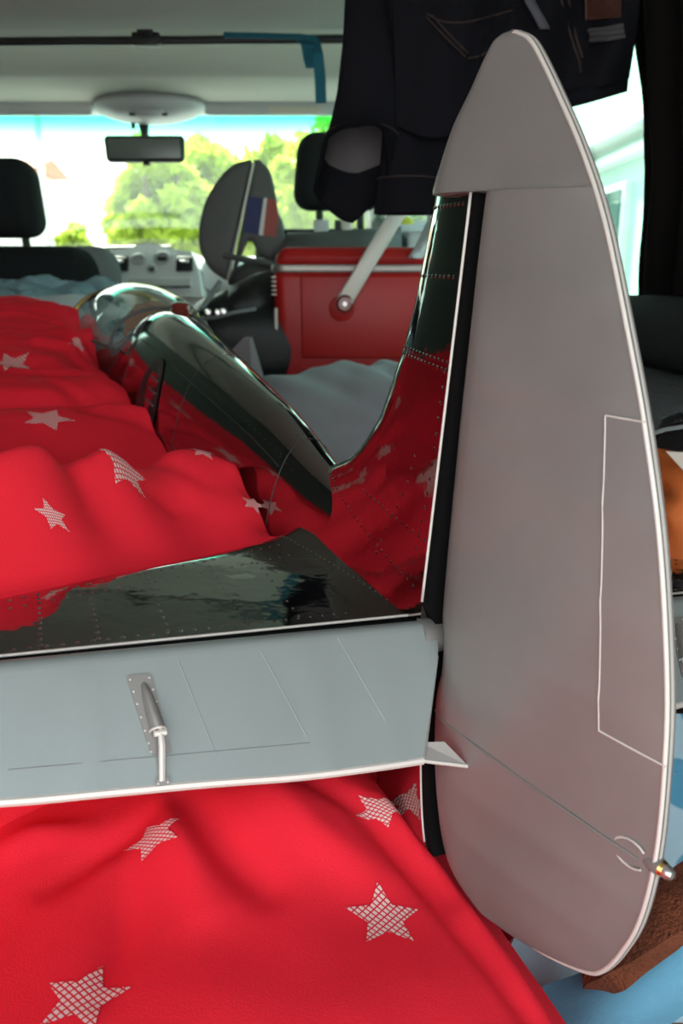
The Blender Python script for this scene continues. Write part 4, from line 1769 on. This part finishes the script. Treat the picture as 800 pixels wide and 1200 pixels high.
tube('pivot_cap', [Vector((ph.x, YC - .001, ph.z - .006)), Vector((ph.x, YC - .034, ph.z - .006)), Vector((ph.x, YC - .038, ph.z - .006))], [.0165, .0165, .012], M_redlens, co, n=20)
tube('pivot_screw', [Vector((ph.x, YC - .036, ph.z - .006)), Vector((ph.x, YC - .041, ph.z - .006))], [.005, .004], M_steel, co, n=12)
for k in range(5):
    z = zl - .02 - k * .008
    box('corner_rib', (xl + .003, YC + .012, z), (.010, .016, .004), M_trim, co, .001)
box('corner_guard', (xl + .006, YC + .004, (zl + zbm) / 2 - .02), (.008, .010, zl - zbm - .11), M_trim, co, .003)

# ------------------------------------------------------------------ second model aeroplane: drab tail with a blue, white and red fin flash
Y2 = 1.91
m2 = thing('model_aeroplane_tail', 'dark grey model aeroplane tail with a blue, white and red fin flash', 'model aeroplane')


def plate(name, px, Y, thick, mat_, parent, hole=None, taper=True):
    """aerofoil-like plate standing across the view: outline at depth Y with a rounded rim"""
    P = [at(u, v, Y) for u, v in px]
    c = sum(P, Vector()) / len(P)
    rings = [(1.0, .12), (.985, .5), (.94, .8), (.80, 1.0)]
    vs, fs = [], []
    n = len(P)
    for s in (-1, 1):
        for k, h in rings:
            for p in P:
                q = c + (p - c) * k
                vs.append((q.x, Y + s * thick / 2 * h, q.z))
    m = len(rings)
    for side in (0, 1):
        o = side * m * n
        for r in range(m - 1):
            for k in range(n):
                k2 = (k + 1) % n
                f = (o + r * n + k, o + r * n + k2, o + (r + 1) * n + k2, o + (r + 1) * n + k)
                fs.append(f if side == 0 else f[::-1])
        f = tuple(o + (m - 1) * n + k for k in range(n))
        fs.append(f if side == 0 else f[::-1])
    for k in range(n):
        k2 = (k + 1) % n
        fs.append((k2, k, m * n + k, m * n + k2))
    bm = bmesh.new()
    bv = [bm.verts.new(p) for p in vs]
    for f in fs:
        bm.faces.new([bv[i] for i in f])
    return bm_obj(name, bm, mat_, parent, auto=40)


rud2 = spline([(295, 187), (275, 192), (256, 210), (240, 238), (233, 270), (235, 295), (246, 315), (262, 327), (266, 328)], 4)
rud2 = [tuple(p) for p in rud2] + [(272, 300), (283, 250), (294, 205)]
plate('rudder', rud2, Y2, .016, M_drab, m2)
fin2 = [(297, 187)] + [tuple(p) for p in spline([(304, 187), (316, 200), (322, 222), (326, 248), (336, 264), (352, 271), (372, 271), (400, 268), (440, 264)], 4)] + \
       [(440, 300), (400, 318), (345, 322), (310, 318), (300, 305), (294, 288), (284, 292), (276, 304), (268, 327)]
fin_l = [(297, 187)] + [tuple(p) for p in spline([(304, 187), (316, 200), (322, 222), (326, 248), (331, 260), (336, 290)], 4)] + [(318, 304), (304, 301), (296, 283), (288, 283), (279, 302), (270, 326), (276, 300), (286, 250)]
plate('fin', fin_l, Y2, .016, M_drab, m2)
# fuselage running to the right behind the cool box
st2 = []
fpx = [(268, 345, 300), (300, 345, 302), (335, 345, 266), (372, 345, 270), (420, 345, 266), (480, 345, 262)]
vs = []
for (u, vb, vt) in ((266, 334, 318), (290, 338, 305), (318, 344, 300), (336, 346, 272), (372, 348, 271), (420, 350, 268), (470, 352, 264)):
    a, b = at(u, vt, Y2), at(u, vb, Y2)
    r_ = (a.z - b.z) / 2
    zc = (a.z + b.z) / 2
    for k in range(20):
        t = 2 * pi * k / 20
        vs.append((a.x, Y2 + .02 + min(r_, .07) * .8 * cos(t) * 1.0, zc + r_ * sin(t)))
mesh_obj('fuselage', vs, grid_faces(7, 20, True) + [tuple(range(20))[::-1], tuple(120 + k for k in range(20))], M_drab, m2)
for s in (-1, 1):
    v, f = [], []
    pr = [at(263, 302, Y2), at(330, 312, Y2), at(330, 318, Y2), at(263, 308, Y2)]
    pass
tube('tailplane_edge', [at(262, 299, Y2 - .03), at(290, 305, Y2 - .04), at(330, 312, Y2 - .03)], [.006, .008, .006], M_drab, m2, n=10)
tube('hinge_strip', [at(297, 190, Y2 - .009), at(283, 255, Y2 - .010), at(267, 327, Y2 - .009)], .0030, M_handle, m2, n=6)
Yf = Y2 - .0095
for nm, m_, px in (('flash_blue', M_blue, [(291, 230), (309, 232), (303, 275), (285, 272)]), ('flash_white', M_white, [(309, 232), (313, 232), (308, 276), (303, 275)]), ('flash_red', M_flagred, [(313, 232), (323, 235), (326, 252), (323, 278), (308, 276)])):
    P = [at(u, v, Yf) for u, v in px]
    n = len(P)
    mesh_obj(nm, P + [p + Vector((0, .004, 0)) for p in P], [tuple(range(n))[::-1], tuple(n + k for k in range(n))] + [(k, (k + 1) % n, n + (k + 1) % n, n + k) for k in range(n)], m_, m2, smooth=False)
# cradle block that carries it
box('cradle', (at(345, 340, Y2).x, Y2 + .02, (.40 + at(345, 347, Y2).z) / 2), (.16, .10, at(345, 347, Y2).z - .40), M_bag, m2, .01)

# ------------------------------------------------------------------ things round the front of the bed
gp = tag(cushion('pillow', at(430, 498, 1.22) + Vector((.035, .10, -.055)), (.56, .46, .27), M_pillow, .7, radians(-14), wr=.010, scale=7, nu=110, nv=70), 'plump grey cotton pillow between the model fuselage and the fin', 'pillow')
gpv = gp.data
pc = sum((v.co for v in gpv.vertices), Vector()) / len(gpv.vertices)
for v in gpv.vertices:                                # creases that fan out from the corner near the fin
    d = v.co - (pc + Vector((.34, -.20, -.10)))
    an = atan2(d.z, -d.x) + .35 * d.y
    k = .0045 * sin(an * 46) + .003 * sin(an * 83 + 1.3)
    v.co += (v.co - pc).normalized() * k * min(1, d.length / .2)
bag = thing('bag', 'black nylon bag lying between the model canopy and the red cool box', 'bag')
c = at(282, 392, 1.62)
cushion('bag_body', c + Vector((.0, .10, -.035)), (.24, .24, .25), M_bag, .5, .2, bag, .012, 8, 3)
cushion('bag_flap', at(300, 350, 1.68) + Vector((-.0, .02, .0)), (.17, .12, .09), M_bag, .6, .5, bag, .008, 9, 4, tilt=-.4)
for k, (u, v) in enumerate(((244, 366), (255, 366), (262, 365))):
    tube('buckle_stud', [at(u, v, 1.585), at(u, v, 1.57)], [.007, .004], M_steel, bag, n=10)
tube('bag_strap', [at(232, 374, 1.60), at(252, 372, 1.585), at(275, 366, 1.58), at(300, 362, 1.59)], .004, M_seat_edge, bag, n=6)
tube('bag_strap', [at(236, 362, 1.62), at(248, 345, 1.64), at(258, 330, 1.66)], .005, M_seat_edge, bag, n=6)
cw = [at(262, 420, 1.44), at(284, 397, 1.44), at(292, 397, 1.44), at(309, 455, 1.44), at(300, 500, 1.42), at(262, 500, 1.42)]
tag(mesh_obj('card_wedge', cw + [p + Vector((.0, .05, .0)) for p in cw], [(5, 4, 3, 2, 1, 0), (6, 7, 8, 9, 10, 11)] + [(k, (k + 1) % 6, 6 + (k + 1) % 6, 6 + k) for k in range(6)], M_mauve, smooth=False), 'mauve grey foam wedge standing between fuselage and cool box', 'wedge')
g = []
for i in range(16):
    r = []
    for j in range(30):
        u = -60 + 200 * j / 29
        v = 329 + 30 * i / 15
        p = at(u, v + 3 * sin(j * .7 + i * .3), 1.80 - .10 * i / 15)
        p.z += .014 * noise.noise(Vector((j * .33, i * .45, 2)))
        p.y += .03 * noise.noise(Vector((j * .3, i * .4, 8)))
        r.append(p)
    g.append(r)
tag(sheet('folded_cloth', g, .012, M_tealcloth), 'crumpled pale teal cloth draped below the driver seat back', 'cloth')
tag(cushion('white_pillow', at(96, 372, 1.64) + Vector((-.06, .06, -.02)), (.30, .22, .12), M_whitecloth, .6, .1, None, .008, 9, 5), 'small white pillow beside the model canopy and teal cloth', 'pillow')

# clutter seen above the cool box lid
tr = thing('crate', 'grey crate frame with pale slats standing behind the cool box', 'crate')
ytr = 2.0
a, b = at(374, 262, ytr), at(520, 300, ytr)
for u0, u1, m_ in ((368, 385, M_plastic_lt), (392, 400, M_plastic_dk), (401, 412, M_handle), (478, 497, M_plastic_lt)):
    p, q = at(u0, 258, ytr), at(u1, 303, ytr)
    box('slat', ((p.x + q.x) / 2, ytr, (p.z + q.z) / 2 - .1), (q.x - p.x, .03, p.z - q.z + .2), m_, tr, .003)
box('back_board', (at(440, 280, ytr + .06).x, ytr + .06, .62), (.30, .02, .40), M_plastic_lt, tr, .004)
box('top_rail', (at(486, 268, ytr).x, ytr - .01, at(486, 268, ytr).z), (.09, .03, .018), M_whitecloth, tr, .003)
tag(cushion('dark_ball', at(424, 285, 1.95), (.058, .058, .052), M_bag, 1.0, wr=0), 'dark round knob above the cool box beside the handle', 'ball')
tag(cushion('yellow_pouch', at(470, 261, 1.99), (.055, .03, .026), mat('yellow_green_cloth', (.50, .52, .05), .6), .5, wr=.002), 'small yellow green pouch above the cool box behind the fin', 'pouch')
g = []
for i in range(14):
    r = []
    for j in range(8):
        t = j / 7
        u = 505 - 26 * (i / 13) ** 1.6 + 30 * t
        v = 236 + 66 * i / 13
        r.append(at(u, v, 1.62 + .03 * sin(t * 5 + i * .3)))
    g.append(r)
tag(sheet('white_bag', g, .004, M_whitecloth), 'white plastic bag edge hanging behind the top of the fin', 'bag')

# ------------------------------------------------------------------ jeans hanging from a roof hook
jn = thing('jeans', 'dark blue black jeans hanging upside down from the van ceiling', 'jeans')
YJ = 1.15


def leg(name, path, wid, dep, seed, cut=None, phase=0.0, amp=.006):
    """open cloth tube: path = (u, v, Y), flattened section with vertical folds"""
    P = [Vector(p) for p in spline([tuple(at(*q)) for q in path], 6)]
    n, m = len(P), 44
    vs = []
    for layer in (0, 1):
        for i, p in enumerate(P):
            t = i / (n - 1)
            w = np.interp(t, np.linspace(0, 1, len(wid)), wid) / 2
            d_ = np.interp(t, np.linspace(0, 1, len(dep)), dep) / 2
            for k in range(m):
                a = 2 * pi * k / m
                fold = amp * noise.noise(Vector((cos(a) * 2.2 + seed, sin(a) * 2.2, t * 2.2))) + amp * .6 * sin(3 * a + phase + t * 3)
                q = 1 + fold / w
                q -= .0022 * layer / w
                z = p.z
                off = Vector((cos(a) * w * q, -sin(a) * d_ * q, 0))
                if cut:
                    zz_ = cut(cos(a), sin(a)) * max(0, (t - .55) / .45) ** 2
                    off.z += zz_
                vs.append(p + off)
    N = n * m
    fs = grid_faces(n, m, True) + [tuple(N + x for x in f)[::-1] for f in grid_faces(n, m, True)]
    for k in range(m):
        k2 = (k + 1) % m
        fs.append(((n - 1) * m + k, (n - 1) * m + k2, N + (n - 1) * m + k2, N + (n - 1) * m + k))
        fs.append((k2, k, N + k, N + k2))
    me = bpy.data.meshes.new(name)
    me.from_pydata([tuple(v) for v in vs], [], fs)
    me.materials.append(M_denim)
    me.materials.append(M_denim_in)
    nf = len(grid_faces(n, m, True))
    mi_ = [0] * nf + [1] * (nf - 4 * m) + [0] * (4 * m) + [0] * (2 * m)
    me.polygons.foreach_set('material_index', mi_)
    me.polygons.foreach_set('use_smooth', [True] * len(me.polygons))
    o = bpy.data.objects.new(name, me)
    C.objects.link(o)
    o.parent = jn
    # hem: a doubled band at the open end
    hem = []
    for i in (n - 6, n - 5, n - 4, n - 3, n - 2, n - 1):
        for k in range(m):
            p = Vector(vs[i * m + k])
            cpt = P[i]
            o_ = (p - cpt)
            hem.append(p + Vector((o_.x, o_.y, 0)).normalized() * .0016)
    hm = mesh_obj('hem', hem, grid_faces(6, m, True), M_denim, jn)
    for row_ in (0,):
        mesh_obj('hem_stitch', *tube_vf([hem[row_ * m + k] for k in range(m)] + [hem[row_ * m]], .0011, 5), M_stitch, jn)
    return o


# the nearer leg ends in a wide open mouth that shows its paler inside
leg('leg', [(470, -30, 1.16), (455, 40, 1.15), (440, 105, 1.14), (424, 170, 1.13), (414, 258, 1.12)], [.13, .115, .10, .098, .096], [.05, .05, .055, .085, .12], 1.0,
    cut=lambda c, s: (.105 * s if s > 0 else 0.0) + .018 * c * c + (.030 * c if c > 0 else .020 * c * c), amp=.005)
leg('leg', [(505, -30, 1.16), (497, 60, 1.15), (488, 140, 1.14), (482, 200, 1.13), (478, 251, 1.13)], [.125, .110, .095, .088, .084], [.045, .05, .05, .05, .05], 4.0, amp=.006)
# seat of the jeans, slung to the right over a second hook
g = []
top_l, top_r = (455, -40), (752, -40)
bot = [(466, 150), (500, 162), (530, 158), (560, 158), (600, 148), (632, 128), (660, 112), (690, 103), (712, 98), (733, 92)]
bs = spline(bot, 4)
nj = len(bs)
for i in range(26):
    t = i / 25
    r = []
    for j in range(nj):
        s = j / (nj - 1)
        ut, vt = top_l[0] + (top_r[0] - top_l[0]) * s, -40
        u, v = ut + (bs[j][0] - ut) * t, vt + (bs[j][1] - vt) * t
        Y = 1.10 + .016 * sin(s * 17 + t * 2.2) + .020 * noise.noise(Vector((s * 6, t * 3, 1.5))) + .03 * s
        r.append(at(u, v, Y))
    g.append(r)
sheet('seat_panel', g, .010, M_denim, jn)


def on_seat(u, v, lift):
    p = at(u, v, 1.0)
    best = None
    for r in g:
        for q in r:
            d = (q - Vector((0, 0, CAM_H)))
            # angular match
            rr = ray(u, v).normalized()
            k = (d.normalized() - rr).length
            if best is None or k < best[0]:
                best = (k, q.y)
    return at(u, v, best[1] - lift)


pk = [(502, 12), (498, 20), (545, 66), (556, 69), (574, 60), (600, 20), (598, 8)]
gg = []
for i in range(10):
    r = []
    for j in range(12):
        s, t = j / 11, i / 9
        ul, ur = 500 + 44 * t ** 1.2, 600 - 30 * t
        vl, vr = 14 + 50 * t, 10 + 54 * t
        r.append(on_seat(ul + (ur - ul) * s, vl + (vr - vl) * s + 6 * sin(pi * s) * t, .009))
    gg.append(r)
sheet('back_pocket', gg, .003, M_denim, jn)
for pts in ([(500, 16), (518, 25), (545, 26), (572, 20), (600, 12)], [(500, 20), (522, 44), (545, 66)], [(506, 18), (528, 42), (548, 62)], [(548, 68), (560, 66), (574, 60)]):
    tube('pocket_stitch', [on_seat(u, v, .012) for u, v in [tuple(q) for q in spline(pts, 4)]], .0011, M_stitch, jn, n=5)
for pts in ([(655, -10), (668, 40), (678, 70), (680, 85)], [(664, -10), (674, 40), (684, 72)]):
    tube('side_seam', [on_seat(u, v, .006) for u, v in [tuple(q) for q in spline(pts, 4)]], .0015, M_stitch, jn, n=5)
v, f = strip_along([on_seat(u, v_, .008) for u, v_ in ((640, 128), (662, 117), (690, 110), (735, 97))], (0, 0, 1), .020, (0, 1, 0), .006)
mesh_obj('waistband', v, f, M_denim, jn)
for (u0, v0, u1, v1) in ((690, 36, 730, 30), (692, 41, 731, 36), (692, 47, 731, 42)):
    tube('belt_loop', [on_seat(u0, v0, .014), on_seat((u0 + u1) / 2, (v0 + v1) / 2 + 1, .018), on_seat(u1, v1, .014)], .0028, mat('grey_cord', (.07, .07, .075), .8), jn, n=6)
P = [on_seat(u, v_, .010) for u, v_ in ((684, -30), (728, -30), (728, 20), (686, 24))]
mesh_obj('leather_patch', P + [p + Vector((0, .003, 0)) for p in P], [(3, 2, 1, 0), (4, 5, 6, 7)] + [(k, (k + 1) % 4, 4 + (k + 1) % 4, 4 + k) for k in range(4)], M_leather, jn, smooth=False)
v, f = strip_along([on_seat(u, v_, .016) for u, v_ in ((612, -20), (622, 5), (632, 22), (638, 34))], (1, 0, 0), .012, (0, 1, 0), .005)
mesh_obj('drawstring', v, f, mat('grey_tape', (.09, .095, .11), .8), jn)
tube('hanging_hook', [Vector((at(560, -40, 1.14).x, 1.14, at(560, -40, 1.14).z - .01)), Vector((at(560, -40, 1.14).x, 1.14, H_CEIL + .03))], .004, M_steel, jn, n=8)

# ------------------------------------------------------------------ right hand side of the van
cu = thing('curtain', 'black curtain hanging over the right side window', 'curtain')
g = []
for i in range(24):
    t = i / 23
    r = []
    for j in range(60):
        s = j / 59
        Y = 1.22 - .60 * s - (.05 * sin(pi * min(1, t * 1.2)) * (1 - s) * 0)
        Y += (.09 * exp(-((t - .15) / .2) ** 2) - .03 * t) * (1 - s) * 0
        z = H_CEIL - .035 - (H_CEIL - .035 - .695) * t
        p = wall_pt(Y, z, 1, .022)
        p.x += .012 * sin(j * .85 + .7 * t) + .006 * noise.noise(Vector((j * .2, t * 4, 0)))
        # gathered towards the middle of its height
        p.y += -.09 * max(0, t - .42) * 0 - (.10 * (1 - s) * max(0, .35 - abs(t - .55)))
        r.append(p)
    g.append(r)
sheet('curtain_cloth', g, .004, M_curtain, cu)
tube('curtain_rail', [wall_pt(.62, H_CEIL - .03, 1, .022), wall_pt(1.40, H_CEIL - .03, 1, .022)], .006, M_plastic_dk, cu, n=8)
tb = thing('side_trim', 'light grey roof edge trim above the black curtain', 'trim')
tb['kind'] = 'structure'
g = []
for i in range(10):
    a = i / 9 * pi / 2
    r = []
    for j in range(20):
        Y = .45 + 1.15 * j / 19
        p = wall_pt(Y, H_CEIL + .04, 1)
        r.append(Vector((p.x - .16 * (1 - sin(a)) , Y, H_CEIL + .02 - .075 * (1 - cos(a)))))
    g.append(r)
sheet('roof_edge', g, .008, M_headliner, tb)
tube('roof_edge_rubber', [Vector((wall_pt(Y, H_CEIL, 1).x - .10, Y, H_CEIL + .004)) for Y in np.linspace(.5, 1.5, 12)], .007, M_plastic_dk, tb, n=8)

ar = thing('side_bench', 'dark padded side panel below the black curtain', 'bench')
c = at(775, 392, 1.0)
cushion('pad', c + Vector((.012, .05, -.0)), (.15, .52, .085), M_seat, .35, radians(11), ar, .003, 8, 2)
box('bench_base', c + Vector((.012, .05, -.36)), (.12, .48, .63), M_floor, ar, .02, 3, Matrix.Rotation(radians(11), 3, 'Z'))
tag(cushion('folded_blanket', at(782, 462, .93) + Vector((.02, .0, -.03)), (.26, .24, .11), M_greyfab, .5, .1, None, .012, 9, 6), 'dark green grey folded blanket below the side bench pad', 'blanket')
rs = thing('black_rucksack', 'black rucksack with loose straps beside the orange cloth', 'rucksack')
c = at(792, 535, .82)
cushion('rucksack_body', c + Vector((.03, .03, -.03)), (.20, .18, .16), M_bag, .6, .2, rs, .010, 9, 8)
tube('shoulder_strap', [at(768, 512, .76), at(778, 494, .755), at(795, 488, .75), at(815, 492, .76)], .007, M_bag, rs, n=8, flat=.4)
tube('grey_webbing', [at(765, 508, .745), at(780, 503, .74), at(800, 500, .74)], .0022, M_seat_edge, rs, n=6)
P = [at(780, 529, .72), at(812, 531, .72), at(812, 562, .71), at(801, 552, .712)]
tag(mesh_obj('cream_card', P + [p + Vector((.0, .003, 0)) for p in P], [(3, 2, 1, 0), (4, 5, 6, 7)] + [(k, (k + 1) % 4, 4 + (k + 1) % 4, 4 + k) for k in range(4)], M_card, smooth=False), 'cream card leaning on the black rucksack above the orange cloth', 'card')
tag(cushion('orange_cloth', at(790, 600, .74) + Vector((.02, .03, -.01)), (.125, .12, .11), M_orange, .8, .3, None, .026, 17, 9, 70, 50), 'crumpled orange cloth above the far half of the tailplane', 'cloth')
bx = tag(box('storage_box', (.37, .68, .095), (.26, .32, .17), M_floor, None, .02), 'dark storage box under the dotted blue towel at right', 'box')


def drape(name, label, px, mat_, thick=.010, cat='towel', seed=0, amp=.012, n=26):
    """cloth through a net of (u, v, Y) rows"""
    rows = [[np.array(at(*p)) for p in r] for r in px]
    nr_ = len(rows)
    fine = []
    for r in rows:
        fine.append(spline([tuple(p) for p in r], max(2, n // (len(r) - 1))))
    m = len(fine[0])
    cols = [spline([tuple(fine[i][j]) for i in range(nr_)], max(2, n // (nr_ - 1))) for j in range(m)]
    g_ = []
    for i in range(len(cols[0])):
        r = []
        for j in range(m):
            p = Vector(cols[j][i])
            k = noise.noise(Vector((p.x * 14, p.y * 14, p.z * 14 + seed)))
            k2 = noise.noise(Vector((p.x * 34, p.y * 30, p.z * 30 + seed + 4)))
            p += Vector((0, -.4, 1)) * (amp * k + amp * .3 * k2)
            r.append(p)
        g_.append(r)
    return tag(sheet(name, g_, thick, mat_), label, cat)


drape('dotted_towel', 'light blue towel with darker blue dots behind the rudder lamp', [
    [(700, 850, .66), (760, 842, .68), (830, 838, .70), (900, 840, .72)],
    [(690, 930, .62), (760, 925, .63), (830, 915, .64), (900, 910, .66)],
    [(690, 1000, .58), (760, 1000, .585), (830, 1000, .59), (900, 1000, .60)],
    [(660, 1070, .55), (740, 1080, .55), (830, 1075, .555), (900, 1070, .56)],
    [(600, 1100, .52), (680, 1110, .52), (800, 1120, .53), (900, 1120, .54)],
    [(590, 1160, .49), (660, 1180, .48), (760, 1190, .49), (900, 1200, .50)]], M_dots, seed=1, amp=.010)
drape('blue_towel', 'plain mid blue towel crumpled across the lower right corner', [
    [(640, 1160, .462), (680, 1150, .455), (720, 1120, .45), (770, 1090, .455), (830, 1050, .46), (900, 1010, .47)],
    [(650, 1185, .448), (690, 1175, .435), (730, 1155, .430), (775, 1125, .432), (830, 1090, .44), (900, 1060, .45)],
    [(660, 1215, .440), (700, 1205, .425), (740, 1190, .42), (780, 1162, .422), (830, 1130, .43), (900, 1100, .44)],
    [(690, 1270, .44), (715, 1245, .43), (745, 1215, .428), (785, 1185, .43), (830, 1160, .44), (900, 1140, .45)]], M_bluetowel, .012, seed=7, amp=.006)
drape('fleece_scarf', 'rust brown fleece strip lying across the blue towels under the rudder', [
    [(690, 1120, .452), (720, 1090, .450), (760, 1055, .452), (810, 1015, .458), (880, 970, .465)],
    [(692, 1140, .436), (730, 1112, .430), (772, 1080, .432), (815, 1045, .438), (880, 1000, .445)],
    [(696, 1158, .428), (712, 1155, .418), (735, 1142, .414), (780, 1112, .416), (820, 1085, .42), (880, 1040, .43)][:5]], M_rust, .016, 'scarf', 9, .003)
mtb = tag(box('floor_mat', (.36, .42, .10), (.24, .34, .19), M_floormat, None, .01), 'beige sisal covered block in the bottom right corner', 'mat')

# ------------------------------------------------------------------ outside: street, trees, houses
GZ = -.62
gr_ = struct(mesh_obj('ground', [(-60, -30, GZ), (60, -30, GZ), (60, 80, GZ), (-60, 80, GZ)], [(0, 1, 2, 3)], M_asphalt, smooth=False))
rng = np.random.default_rng(5)


def tree(label, u, vtop, vbot, Y, uw, seed, n=2600, leaf=.20):
    t = thing('tree', label, 'tree', 'trees beyond the windscreen')
    c0, c1 = at(u, vtop, Y), at(u, vbot, Y)
    c = (c0 + c1) / 2
    rx = uw / 2 / FPX * Y * 1.02
    rz = (c0.z - c1.z) / 2
    tube('trunk', [(c.x, Y, GZ), (c.x + .05, Y, c1.z + .2 * rz), (c.x - .05, Y, c.z)], [.22, .17, .08], M_bark, t, n=10)
    for k in range(5):
        a = k * 1.3 + seed
        tube('limb', [(c.x, Y, c1.z + .3 * rz), (c.x + .35 * rx * cos(a), Y + .35 * rx * sin(a), c.z), (c.x + .65 * rx * cos(a), Y + .6 * rx * sin(a), c.z + .45 * rz)], [.10, .07, .03], M_bark, t, n=7)
    r = np.random.default_rng(seed)
    nc = 60
    cl = []
    for k in range(nc):
        d = r.normal(size=3)
        d /= np.linalg.norm(d)
        q = r.uniform(.35, .92)
        cl.append((c.x + d[0] * rx * q, Y + d[1] * min(rx, 2.5) * q, c.z + d[2] * rz * q, r.uniform(.16, .32) * min(rx, rz)))
    vs, fs = [], []
    for k in range(n):
        x, y, z, s = cl[k % nc]
        d = r.normal(size=3)
        d /= np.linalg.norm(d)
        p = np.array([x, y, z]) + d * s * r.uniform(.5, 1.0)
        a = r.normal(size=3)
        a /= np.linalg.norm(a)
        b = np.cross(a, r.normal(size=3))
        b /= np.linalg.norm(b)
        l = leaf * r.uniform(.6, 1.1)
        o = len(vs)
        vs += [p - a * l, p + b * l * .45, p + a * l, p - b * l * .45]
        fs.append((o, o + 1, o + 2, o + 3))
    stuff(mesh_obj('foliage', [tuple(v) for v in vs], fs, M_leaf, t, smooth=False))
    return t


tree('small round tree beside the white house, seen left of the mirror', 88, 256, 330, 17, 44, 11, 1500, .13)
tree('tall pale green tree directly below the rear view mirror', 182, 156, 345, 13, 108, 12, 5200, .16)
tree('broad yellow green tree right of the mirror', 268, 146, 345, 15, 190, 13, 7500, .19)
tree('tree seen between the drab model fin and the passenger headrest', 376, 142, 345, 14, 140, 14, 5500, .17)
tree('tree seen past the right edge of the jeans', 515, 140, 310, 14, 140, 15, 3000, .18)


def house(label, x0, x1, Y, depth, z1, wall_m, roof_m, wins, gable=True):
    h = thing('house', label, 'house')
    box('walls', ((x0 + x1) / 2, Y + depth / 2, (GZ + z1) / 2), (x1 - x0, depth, z1 - GZ), wall_m, h)
    e = .35
    rz = z1 + min(depth * .32, .25)
    V = [(x0 - e, Y - e, z1 - .05), (x1 + e, Y - e, z1 - .05), (x1 + e, Y + depth + e, z1 - .05), (x0 - e, Y + depth + e, z1 - .05), (x0 - e, Y + depth / 2, rz), (x1 + e, Y + depth / 2, rz)]
    mesh_obj('roof', V, [(0, 1, 5, 4), (2, 3, 4, 5), (0, 4, 3), (1, 2, 5), (3, 2, 1, 0)], roof_m, h, smooth=False)
    for (wx, wz, ww, wh) in wins:
        f = box('window', (wx, Y - .03, wz), (ww, .10, wh), M_white, h, .01)
        for sx in (-1, 1):
            box('pane', (wx + sx * ww * .23, Y - .085, wz), (ww * .38, .02, wh * .84), M_pane, f)
    return h


a = at(48, 172, 18)
xr_ = a.x
house('white house with brick red roof behind the driver headrest', xr_ - 9, xr_ - .4, 18, 1.6, at(20, 196, 18).z, M_cream_wall, M_brick, [(xr_ - 1.7, 1.0, .8, 1.3), (xr_ - 3.6, 1.0, .8, 1.3)])
lp_ = thing('street_lamp', 'thin pale street lamp post between white house and small tree', 'street lamp')
p = at(58, 300, 12)
tube('post', [(p.x, 12, GZ), (p.x, 12, 2.6), (p.x + .05, 12, 3.3)], [.05, .045, .03], M_plastic_lt, lp_, n=10)
box('lamp_head', (p.x + .25, 12, 3.35), (.5, .2, .1), M_plastic_lt, lp_, .03)
# pale green house beside the van, seen through the side window
gh = thing('house', 'pale green house front seen through the right side window', 'house')
xg = 3.1
Yg0, Yg1 = 4.5, 16.0
bmh = bmesh.new()
add_box(bmh, Vector((xg + 2.5, (Yg0 + Yg1) / 2, (GZ + 6) / 2)), (5, Yg1 - Yg0, 6 - GZ))
bm_obj('walls', bmh, M_green_wall, gh)
zw = at(700, 150, 8).z
for k in range(5):
    yy = 5.6 + k * 2.1
    f = box('window', (xg - .03, yy, 1.0), (.12, .95, 1.5), M_white, gh, .01)
    for s in (-1, 1):
        box('pane', (xg - .10, yy + s * .22, 1.0), (.03, .36, 1.34), M_pane, f)
box('cornice', (xg - .12, (Yg0 + Yg1) / 2, 2.25), (.30, Yg1 - Yg0, .16), M_white, gh, .03)
box('cornice', (xg - .08, (Yg0 + Yg1) / 2, 2.0), (.20, Yg1 - Yg0, .10), M_white, gh, .03)
box('plinth', (xg - .06, (Yg0 + Yg1) / 2, -.3), (.14, Yg1 - Yg0, .6), M_white, gh, .02)
